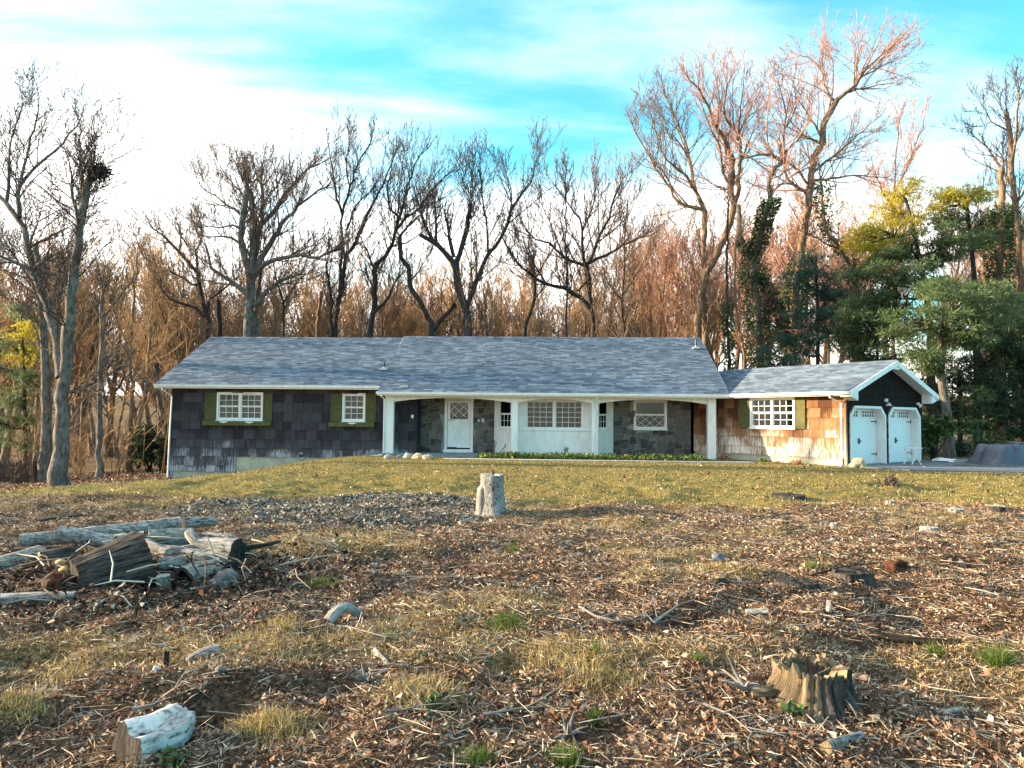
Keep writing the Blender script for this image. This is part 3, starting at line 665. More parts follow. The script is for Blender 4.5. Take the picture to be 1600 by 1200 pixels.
# crossbuck storm door
dd = MB(); dd.box(dr0, dr0+.11, 1.93, 2.12, .12, 2.5).box(dr1-.11, dr1, 1.93, 2.12, .12, 2.5).box(dr0+.11, dr1-.11, 1.93, 2.12, 2.42, 2.5); dframe = dd.build('door_frame', M['white'], house)
a, b_ = dr0+.125, dr1-.125
db = MB(); db.box(a, b_, 2.0, 2.05, .30, 1.58).box(a, a+.11, 2.0, 2.05, 1.58, 2.41).box(b_-.11, b_, 2.0, 2.05, 1.58, 2.41).box(a+.11, b_-.11, 2.0, 2.05, 2.31, 2.41)
door = db.build('front_door', M['white'], house)
xb = MB(); xb.bar((a+.08, 1.992, .42), (b_-.08, 1.992, 1.50), .035, .02).bar((a+.08, 1.984, 1.50), (b_-.08, 1.984, .42), .035, .02); xb.build('crossbuck', M['white'], door)
MB().box(a+.11, b_-.11, 2.02, 2.03, 1.58, 2.31).build('pane', M['glass'], door); MB().box(a+.11, b_-.11, 2.09, 2.10, 1.58, 2.31).build('door_back', M['dark'], door)
la = MB(); w_, z_ = b_-a-.22, .73
lz0, lz1, lx0, lx1 = 1.58, 2.31, a+.11, b_-.11
def lat(p, q): la.bar((lx0+(lx1-lx0)*p[0], 2.005, lz0+(lz1-lz0)*p[1]), (lx0+(lx1-lx0)*q[0], 2.005, lz0+(lz1-lz0)*q[1]), .022, .02)
for p, q in (((0, .0), (1, 1)), ((0, 1), (1, 0)), ((0, .5), (.5, 1)), ((.5, 1), (1, .5)), ((0, .5), (.5, 0)), ((.5, 0), (1, .5))): lat(p, q)
la.build('lattice', M['white'], door)
sc_ = MB(); pts = [(lx0, 1.58)]; 
for k in range(7): sc_.prism([(lx0+(lx1-lx0)*k/7, 1.66), (lx0+(lx1-lx0)*(k+.5)/7, 1.56), (lx0+(lx1-lx0)*(k+1)/7, 1.66)], 1.99, 2.0)
sc_.build('scalloped_trim', M['black'], door)
MB().box(a-.005, a+.36, 1.975, 1.998, 1.52, 1.545).build('door_closer', M['black'], door); MB().box(a+.01, a+.42, 1.975, 1.998, .30, .325).box(a, b_, 1.985, 1.999, .24, .26).build('kick_plate', M['black'], door)
MB().box(dr0-.02, dr1+.02, 1.7, 2.0, .10, .235).build('door_step', M['white'], house)
MB().tube([(-1.55, 1.95, 1.52), (-1.55, 1.90, 1.52)], [.05, .05], 10).build('doorbell', M['white'], house); MB().box(-1.43, -1.30, 1.93, 1.96, 1.44, 1.62).build('letterbox', M['metal'], house)
MB().tube([(-4.33, .93, 1.72), (-4.33, .86, 1.70), (-4.33, .84, 1.60)], [.04, .06, .05], 8).build('porch_lamp', M['white'], house)
# bay window of white boards: flat front and two splayed sides
BZ = 1.14; bw = MB()
bw.prism([(.22, 1.0), (3.42, 1.0), (4.42, 1.95), (4.42, 2.19), (-.85, 2.19), (-.85, 1.95)], -.1, BZ, axis='z')
bw.prism([(.22, 1.10), (3.42, 1.10), (4.42, 2.02), (4.42, 2.1), (-.85, 2.1), (-.85, 2.02)], 2.47, 2.72, axis='z'); bw.box(.22, .52, 1.0, 1.12, BZ, 2.47).box(3.08, 3.42, 1.0, 1.12, BZ, 2.47).box(.52, 3.08, 1.0, 1.06, 2.47, 2.7)
bay = bw.build('bay_front', M['white'], house)
MB().box(.18, 3.46, .955, .999, BZ-.03, BZ+.015).build('bay_ledge', M['white'], bay)
al = math.atan2(.95, 1.07); SL, SR = Fr(-.85, 1.95, -al), Fr(3.42, 1.0, math.atan2(.95, 1.0))
ls, rs = math.hypot(1.07, .95), math.hypot(1.0, .95)
for fr_, l_, w0, w1 in ((SL, ls, .22, 1.05), (SR, rs, .40, 1.10)):
    MB().box(.0, w0, .0, .1, BZ, 2.47, fr_).box(w1, l_, .0, .1, BZ, 2.47, fr_).build('bay_side', M['white'], house)
    window(fr_, w0, w1, BZ+.04, 2.47, .05, 1, 3, 2, True, .06, False, 'dark', top_plain=True, label='narrow window on the splayed side of the bay')
window(ID, .52, 3.08, BZ+.0, 2.47, 1.05, 2, 4, 5, False, .09, False, 'dark', label='wide many-paned pair of windows in the white bay', sill=False)
# porch posts, arched fascia beam
for x0, x1 in ((-5.42, -5.06), (-.03, .25), (3.36, 3.63), (8.20, 8.54)):
    MB().box(x0, x1, .36, .62, -.2, 2.66).build('porch_post', M['white'], house)
def arch(x0, x1, zlow=2.29, ztop=2.47, n=14):
    pts = [(x0, 2.665), (x0, zlow)]
    for i in range(n+1):
        t = i/n; pts.append((x0+(x1-x0)*t, zlow+(ztop-zlow)*min(1, (1-abs(2*t-1)**2.2))))
    pts += [(x1, 2.665)]; vv, ff = [], []
    m_ = n+1; bm = MB()
    for i in range(n):
        a_, b__ = pts[2+i], pts[3+i]; bm.prism([(a_[0], a_[1]), (b__[0], b__[1]), (b__[0], 2.665), (a_[0], 2.665)], .41, .47)
    return bm.build('arched_fascia', M['white'], house)
for a_, b__ in ((-5.06, -.03), (.25, 3.36), (3.63, 8.20)): arch(a_, b__)
MB().box(-5.6, 8.7, .47, 2.02, 2.70, 2.74).build('porch_ceiling', M['white'], house)
sl_ = MB().box(-5.55, -.5, .25, 2.0, -.25, .10); sl_.bevel('porch_floor', M['blue'], house, .012)
MB().box(-3.6, -1.35, -.25, .25, -.3, .02).bevel('porch_step', M['blue'], house, .012)

# windows, shutters and flower boxes of the left wing
for u0, u1, un, s0, s1, b0, b1 in ((-13.02, -10.95, 2, -13.53, -10.53, -13.56, -10.52), (-7.44, -6.42, 1, -7.94, -5.95, -7.98, -5.98)):
    window(ID, u0, u1, 1.42, 2.66, 1.0, un, 3, 2, True, .085, False, 'curtain', label='double-hung window with white frame above a green flower box')
    shutter(ID, s0, u0-.01, 1.42, 2.62, 1.0); shutter(ID, u1+.01, s1, 1.42, 2.62, 1.0)
    bx = MB(); bx.box(b0, b1, .78, .80, 1.20, 1.40).box(b0, b1, .93, .945, 1.20, 1.40).box(b0, b0+.02, .80, .93, 1.20, 1.40).box(b1-.02, b1, .80, .93, 1.20, 1.40).box(b0+.02, b1-.02, .80, .93, 1.20, 1.225)
    fb = bx.build('flower_box', M['green'], house)
    for k in range(un):
        c_ = b0+(b1-b0)*(k+.5+(.02 if un == 1 else 0))/un*(1 if un == 1 else .75)+(0 if un == 1 else (b1-b0)*.125)
        MB().prism([(c_-.22, 1.36), (c_-.1, 1.33), (c_, 1.30), (c_+.1, 1.33), (c_+.22, 1.36), (c_+.1, 1.375), (c_-.1, 1.375)], .765, .78).build('ornament', M['white'], fb)
    for k in range(3 if un == 2 else 2):
        c_ = b0+(b1-b0)*(k+.5)/(3 if un == 2 else 2); MB().prism([(.82, 1.2), (.95, 1.2), (.95, 1.05)], c_-.02, c_+.02, axis='u').build('bracket', M['green'], fb)
MB().tube([(-9.21, 1.01, -.10), (-9.21, .97, -.10)], [.16, .15], 18).build('vent_cover', M['concrete'], house); MB().tube([(-9.21, .969, -.10), (-9.21, .95, -.10)], [.07, .06], 12).build('vent_hole', M['black'], house)
# garage wing window
window(GF, .68, 2.71, 1.33, 2.56, .43, 2, 3, 2, True, .075, False, 'dark', label='pair of many-paned windows in the garage wing')
shutter(GF, .16, .66, 1.33, 2.54, .43); shutter(GF, 2.73, 3.17, 1.33, 2.54, .43)

# roofs: a slab, courses of tabs on the side that shows, ridge cap
def roof_slab(fr, x0, x1, pts, th=.10):
    b = MB(); n = len(pts); up = pts; dn = [(y_, z_-th) for y_, z_ in reversed(pts)]; b.prism(up+dn, x0, x1, fr, 'u'); return b
def tabs(fr, x0, x1, y0, z0, y1, z1, clip=None, ex=.145, tw=.31):
    ln = math.hypot(y1-y0, z1-z0); dy, dz = (y1-y0)/ln, (z1-z0)/ln; b = MB(); n = int(ln/ex)
    for i in range(n+1):
        s0 = i*ex; s1 = min(s0+ex*1.12, ln); off = random.random()*tw; x = x0-off
        while x < x1:
            a_, e_ = max(x, x0), min(x+tw*random.choice((.6, 1, 1, 1.3)), x1); x = max(e_, x+.05)
            if e_-a_ < .03 or (clip and not clip((a_+e_)/2, y0+dy*s0)): continue
            lo_, hi_ = random.choice((.016, .020, .028)), .004
            q = [(a_+.002, s0, lo_), (e_-.002, s0, lo_), (e_-.002, s1, hi_), (a_+.002, s1, hi_), (a_+.002, s0, .0), (e_-.002, s0, .0)]
            k = len(b.v); b.v += [fr(u_, y0+dy*s_-dz*h_, z0+dz*s_+dy*h_) for u_, s_, h_ in q]; b.f += [(k, k+1, k+2, k+3), (k+4, k+5, k+1, k), (k+4, k, k+3), (k+5, k+2, k+1)]
    return b
def roof(name, fr, x0, x1, y0, z0, y1, z1, yb, zb, clip=None, label=None, xr=None):
    r = roof_slab(fr, x0, xr or x1, [(y0, z0), (y1, z1), (yb, zb)]).build(name, M['roof'], house, label=label)
    tabs(fr, x0, x1, y0-.03, z0-.015, y1, z1, clip).build('roof_shingle', M['roof'], r, kind='stuff')
    rc = MB(); x = x0
    while x < (xr or x1)-.05:
        w_ = min(.30, (xr or x1)-x); rc.prism([(y1-.15, z1-.06), (y1, z1+.035), (y1+.15, z1-.06)], x+.003, x+w_-.003, fr, 'u'); x += w_
    rc.build('ridge_cap', M['roof'], r, kind='stuff'); return r
rl = roof('roof', ID, XL, XM, YL, ZEL, RUN, ZRL, 10.5, ZEL, label='lower left roof slope')
rm = roof('roof', ID, XM, XR, 0, ZE, RUN, ZR, 10.7, ZE+.05, label='main roof slope over the porch')
def gclip(u, v): return GF(u, v, 0)[0] > XR-.32
gr_ = MB(); gr_.prism([(-2.2, 0), (GL, 0), (GL, GH), (-2.9, GH)], 0, .01, ID, 'z'); 
def garage_slab():
    b = MB(); n0 = -.3
    def quad(us, v, z): return [GF(us[0], v, z), GF(us[1], v, z)]
    uA, uB, uC = -.35, -3.05, -5.3
    t, v = .10, []
    top = [GF(uA, 0, ZE), GF(GL, 0, ZE), GF(GL, GH, GZR), GF(uB, GH, GZR), GF(GL, GW, ZE), GF(uC, GW, ZE)]
    bot = [(p_[0], p_[1], p_[2]-t) for p_ in top]; b.v = top+bot
    b.f = [(0, 1, 2, 3), (3, 2, 4, 5), (9, 8, 7, 6), (11, 10, 8, 9), (0, 6, 7, 1), (1, 7, 8, 2), (2, 8, 10, 4), (4, 10, 11, 5), (5, 11, 9, 3), (3, 9, 6, 0)]; return b
rg = garage_slab().build('roof', M['roof'], house, label='garage wing roof slope')
tabs(GF, -3.2, GL, -.03, ZE-.012, GH, GZR, gclip).build('roof_shingle', M['roof'], rg, kind='stuff')
rc = MB(); u = -2.9
while u < GL: rc.prism([(GH-.15, GZR-.045), (GH, GZR+.035), (GH+.15, GZR-.045)], u, min(u+.295, GL), GF, 'u'); u += .30
rc.build('ridge_cap', M['roof'], rg, kind='stuff')
# fascias, gutters, rakes
def gutter(fr, x0, x1, y, z, m='white', name='gutter'):
    b = MB(); b.prism([(y-.13, z-.02), (y-.115, z-.02), (y-.105, z-.11), (y-.02, z-.11), (y-.02, z-.01), (y-.005, z-.01), (y-.005, z-.125), (y-.115, z-.125)], x0, x1, fr, 'u'); return b.build(name, M[m], house)
def fascia(fr, x0, x1, y, z0, z1): return MB().box(x0, x1, y, y+.03, z0, z1, fr).build('fascia', M['white'], house)
gutter(ID, XL, XM+.02, YL-.0, ZEL); fascia(ID, XL, XM+.02, YL+.0, ZEL-.19, ZEL-.02)
gutter(ID, XM-.05, XR+.05, 0, ZE); fascia(ID, XM-.02, XR+.02, .0, ZE-.18, ZE-.02)
gutter(GF, -.02, GL-.03, 0, ZE); fascia(GF, -.02, GL-.05, .0, ZE-.17, ZE-.02)
MB().box(XL+.02, XM, YL+.03, 1.0, ZEL-.17, ZEL-.15).build('soffit', M['white'], house); MB().box(XM, XR, .03, .47, ZE-.05, ZE-.03).build('soffit', M['white'], house); MB().box(-1.4, GL-.05, .03, .45, ZE-.15, ZE-.13, GF).build('soffit', M['white'], house)
def rake_board(fr, x0, x1, pts, h=.17):
    b = MB(); (ya, za), (yb, zb) = pts; b.prism([(ya, za-.03), (yb, zb-.03), (yb, zb-h-.03), (ya, za-h-.03)], x0, x1, fr, 'u'); return b.build('rake_board', M['white'], house)
rake_board(ID, XL-.03, XL, [(YL, ZEL), (RUN, ZRL)]); rake_board(ID, XL-.03, XL, [(RUN, ZRL), (10.5, ZEL)])
rake_board(ID, XR, XR+.03, [(0.6, ZE+.32), (RUN, ZR)], .12); rake_board(ID, XM-.03, XM, [(YL+.1, ZEL-.02), (RUN, ZR)], .09)
rake_board(GF, GL, GL+.035, [(-.02, ZE+.03), (GH, GZR+.03)], .20); rake_board(GF, GL, GL+.035, [(GH, GZR+.03), (GW+.02, ZE+.03)], .20)
for (ya, za), (yb, zb) in (((.05, ZE-.13), (GH, GZR-.13)), ((GH, GZR-.13), (GW-.05, ZE-.13))):      # boarded soffit under the gable overhang
    MB().prism([(ya, za), (yb, zb), (yb, zb-.02), (ya, za-.02)], GU+.02, GL, GF, 'u').build('soffit', M['white'], house)
for v0, v1, z0 in ((.02, .52, ZE-.34), (GH-.30, GH+.30, GZR-.46), (GW-.52, GW-.02, ZE-.34)):         # white brackets under the rake
    zt = [ZE-.12, GZR-.15, ZE-.12][(v0 > 1)+(v0 > 4)]
    if 1 < v0 < 4: pts = [(v0+.05, z0+.12), (v1-.05, z0+.12), (v1-.05, zt-.11), (GH, zt), (v0+.05, zt-.11)]
    elif v0 < 1: pts = [(v0, ZE-.20), (v1, z0), (v1, ZE+.06), (v0, ZE-.13)]
    else: pts = [(v0, z0), (v1, ZE-.20), (v1, ZE-.13), (v0, ZE+.06)]
    MB().prism(pts, GU+.28 if 1 < v0 < 4 else GU+.05, GL-.005, GF, 'u').build('eave_bracket', M['white'], house)
# downspouts
def spout(pts, r=.035): return MB().tube(pts, r, 8).build('downspout', M['white'], house)
spout([(-15.2, YL-.07, 2.86), (-15.2, YL-.05, 2.74), (-15.02, .92, 2.45), (-15.06, .93, 1.0), (-15.09, .92, -1.10), (-15.16, .80, -1.17)])
spout([(-5.5, -.07, 2.6), (-5.5, -.05, 2.52), (-5.44, .28, 2.38), (-5.44, .28, .12), (-5.5, .22, .03), (-6.4, .0, -.10)])
spout([(3.56, -.07, 2.6), (3.56, -.05, 2.54), (3.50, .30, 2.33), (3.50, .30, .0)], .03)
spout([GF(GU-.30, -.07, 2.6), GF(GU-.30, -.06, 2.50), GF(GU-.10, .33, 2.30), GF(GU-.10, .33, .06), GF(GU-.08, .2, .0)])
MB().box(GU-.02, GU+.05, .37, .46, 0, 2.55, GF).build('corner_board', M['shake_brown'], house)
# roof vents
def vent_pipe(x, y, z, h): 
    o = MB().prism([(x-.17, y-.16), (x+.17, y-.16), (x+.17, y+.16), (x-.17, y+.16)], z-.06, z+.02, ID, 'z').build('vent_flashing', M['metal'], house)
    MB().tube([(x, y, z), (x, y, z+.05), (x, y, z+.08)], [.13, .07, .05], 10).build('collar', M['metal'], o); MB().tube([(x, y, z+.05), (x, y, z+h)], .038, 10).build('vent_pipe', M['black'], o)
def on_roof(x, y): return (ZEL+(ZRL-ZEL)*(y-YL)/(RUN-YL) if x < XM else ZE+(ZR-ZE)*y/RUN)
vent_pipe(-5.85, 1.95, on_roof(-5.85, 1.95)+.05, .30); vent_pipe(8.55, 4.3, on_roof(8.5, 4.3)+.05, .40)
MB().box(-4.75, -4.45, .25, .4, on_roof(-4.6, .3)+.02, on_roof(-4.6, .3)+.12).build('roof_vent', M['metal'], house)
if LATE.v: LATE.build('shingle_course', M['shake_dark'], wgg, kind='stuff')

# ------------------------------------------------------------------ trees
def catmull(P, step):
    P = [Vector(p) for p in P]
    if len(P) < 3:
        n = max(2, int((P[1]-P[0]).length/step)+1); return [P[0].lerp(P[1], i/(n-1)) for i in range(n)]
    Q = [P[0]*2-P[1]]+P+[P[-1]*2-P[-2]]; out = []
    for i in range(1, len(Q)-2):
        a, b, c, d = Q[i-1:i+3]; n = max(1, int((c-b).length/step))
        for k in range(n):
            t = k/n; out.append(.5*((2*b)+(c-a)*t+(2*a-5*b+4*c-d)*t*t+(3*b-a-3*c+d)*t**3))
    out.append(P[-1]); return out
def perp(t):
    a = Vector((random.gauss(0, 1), random.gauss(0, 1), random.gauss(0, 1))); a -= t*a.dot(t)
    return a.normalized() if a.length > 1e-4 else Vector((1, 0, 0))
def twig(T, p, d, ln, r, lvl, up, kids, rmin):
    """a branch and its own branches, curving up towards the light"""
    n = (5, 4, 3)[min(lvl, 2)]; pts, rad = [tuple(p)], [r]; q = Vector(p); d = Vector(d); seg = ln/(n-1); nodes = []
    for i in range(1, n):
        d = (d+Vector((random.gauss(0, .13), random.gauss(0, .13), random.gauss(0, .10)+up*.22))).normalized(); q = q+d*seg
        pts.append(tuple(q)); rr = max(rmin, r*(1-.72*i/(n-1))); rad.append(rr); nodes.append((q.copy(), d.copy(), rr))
    T.add(pts, rad, 4 if lvl == 0 and r > .02 else 3)
    if lvl >= len(kids): return
    for k in range(kids[lvl]):
        t = (k+random.random())/kids[lvl]*.85+.15; x = t*(n-1); i = min(int(x), n-2); f = x-i
        b = Vector(pts[i]).lerp(Vector(pts[i+1]), f); dd = nodes[i][1]; a = random.uniform(.45, .95)
        nd = (dd*math.cos(a)+perp(dd)*math.sin(a)+Vector((0, 0, up*.25))).normalized()
        twig(T, b, nd, ln*random.uniform(.24, .50)*(1.2-t*.6), max(rmin, r*.5), lvl+1, up, kids, rmin)
def limb_tree(name, label, cat, limbs, D, bark='bark', tw='twig', tl=1.5, dens=1.3, up=.7, kids=(7, 3), rmin=.010, step=.45, seed=1, spread=.45, base=True, group=None, shoots=(), sides=9):
    """limbs: pixel polylines with end widths in photo pixels, lifted to distance D; each limb takes its own depth slope"""
    random.seed(seed); P3 = []; Tt, Tc = Tubes(), Tubes(); placed = []
    for li, (pts, w0, w1) in enumerate(limbs):
        if placed and li:
            x0, y0 = pts[0]; dd = min(placed, key=lambda q: (q[0]-x0)**2+(q[1]-y0)**2)[2]
        else: dd = 0.0
        sl = 0.0 if li == 0 else random.uniform(-spread, spread); W3 = []; acc = dd
        for i, (x, y) in enumerate(pts):
            if i: acc += sl*math.hypot(x-pts[i-1][0], y-pts[i-1][1])*D/F_PX
            placed.append((x, y, acc)); W3.append(at(x, y, D+acc))
        for i in range(1, len(pts)):
            for t in (.25, .5, .75): placed.append((pts[i-1][0]*(1-t)+pts[i][0]*t, pts[i-1][1]*(1-t)+pts[i][1]*t, placed[-len(pts)+i][2] if False else acc*0+dd+(acc-dd)*((i-1+t)/(len(pts)-1))))
        if li == 0 and base:
            x, y, z = W3[0]; gz = float(g(x, y)); 
            if z > gz+.3: W3.insert(0, (x+random.uniform(-.1, .1), y, gz-.15))
        k = D/F_PX/2; r0, r1 = w0*k, w1*k
        S = catmull(W3, step); n = len(S); rad = []
        for i, s in enumerate(S):
            t = i/(n-1); rr = r0+(r1-r0)*t**.85; 
            if li == 0 and base and t < .15: rr *= 1+.45*(1-t/.15)**2
            rad.append(rr*random.uniform(.93, 1.07))
        jit = .035
        S = [s+Vector((random.gauss(0, jit), random.gauss(0, jit), random.gauss(0, jit)))*min(1, rad[i]/.08+.4) if 0 < i < n-1 else s for i, s in enumerate(S)]
        Tt.add([tuple(s) for s in S], rad, sides if w0 > 5 else 5); P3.append((S, rad))
    for li, (S, rad) in enumerate(P3):
        ln = sum((S[i+1]-S[i]).length for i in range(len(S)-1)); thick = rad[0] > .16
        nb = int(ln*dens*1.8*(.55 if thick and li == 0 else 1)); n = len(S)
        for k in range(nb):
            t = (.45 if li == 0 else .12)+random.random()*(.55 if li == 0 else .88); x = t*(n-1); i = min(int(x), n-2)
            if S[i].z < 3.5+g(S[i].x, S[i].y): continue
            p = S[i].lerp(S[i+1], x-i); d = (S[i+1]-S[i]).normalized(); a = random.uniform(.5, 1.15)
            nd = (d*math.cos(a)+perp(d)*math.sin(a)+Vector((0, 0, up*.35))).normalized()
            L_ = tl*1.55*random.uniform(.4, 1.35)*(1.15-.45*t); twig(Tc, p, nd, L_, min(rad[i]*.45, .009+.010*L_), 0, up, kids, rmin)
        if rad[-1] < .09:                                # the limb's own end runs out into twigs
            d = (S[-1]-S[-2]).normalized()
            for k in range(3): twig(Tc, S[-1], (d+perp(d)*.35*k).normalized(), tl*random.uniform(.6, 1.1), max(rmin, rad[-1]*.7), 0, up, kids, rmin)
    for (x, y, nsh, lnp, fan) in shoots:                 # bursts of upright regrowth from a topped limb
        dd = min(placed, key=lambda q: (q[0]-x)**2+(q[1]-y)**2)[2]; p = Vector(at(x, y, D+dd))
        for k in range(nsh):
            a = random.uniform(-fan, fan); b = random.gauss(0, .35); twig(Tc, p, Vector((math.sin(a), b, math.cos(a))).normalized(), lnp*random.uniform(.6, 1.1), .016, 0, .35, (8, 3), rmin)
    b0 = P3[0][0][0]; root = thing(name, label, cat, (b0.x, b0.y, float(g(b0.x, b0.y))), 0, group); off = np.array(root.location)
    for nm, T, m in (('trunk', Tt, M[bark]), ('crown', Tc, M[tw])):
        if T.empty(): continue
        me = T.mesh(nm, True, .07 if nm == 'trunk' else 0); v = np.empty(len(me.vertices)*3, np.float32); me.vertices.foreach_get('co', v); me.vertices.foreach_set('co', (v.reshape(-1, 3)-off).astype(np.float32).ravel()); me.update()
        place(nm, me, m, root)
    root['_limbs'] = 0; del root['_limbs']; return root, P3
BIG = {}
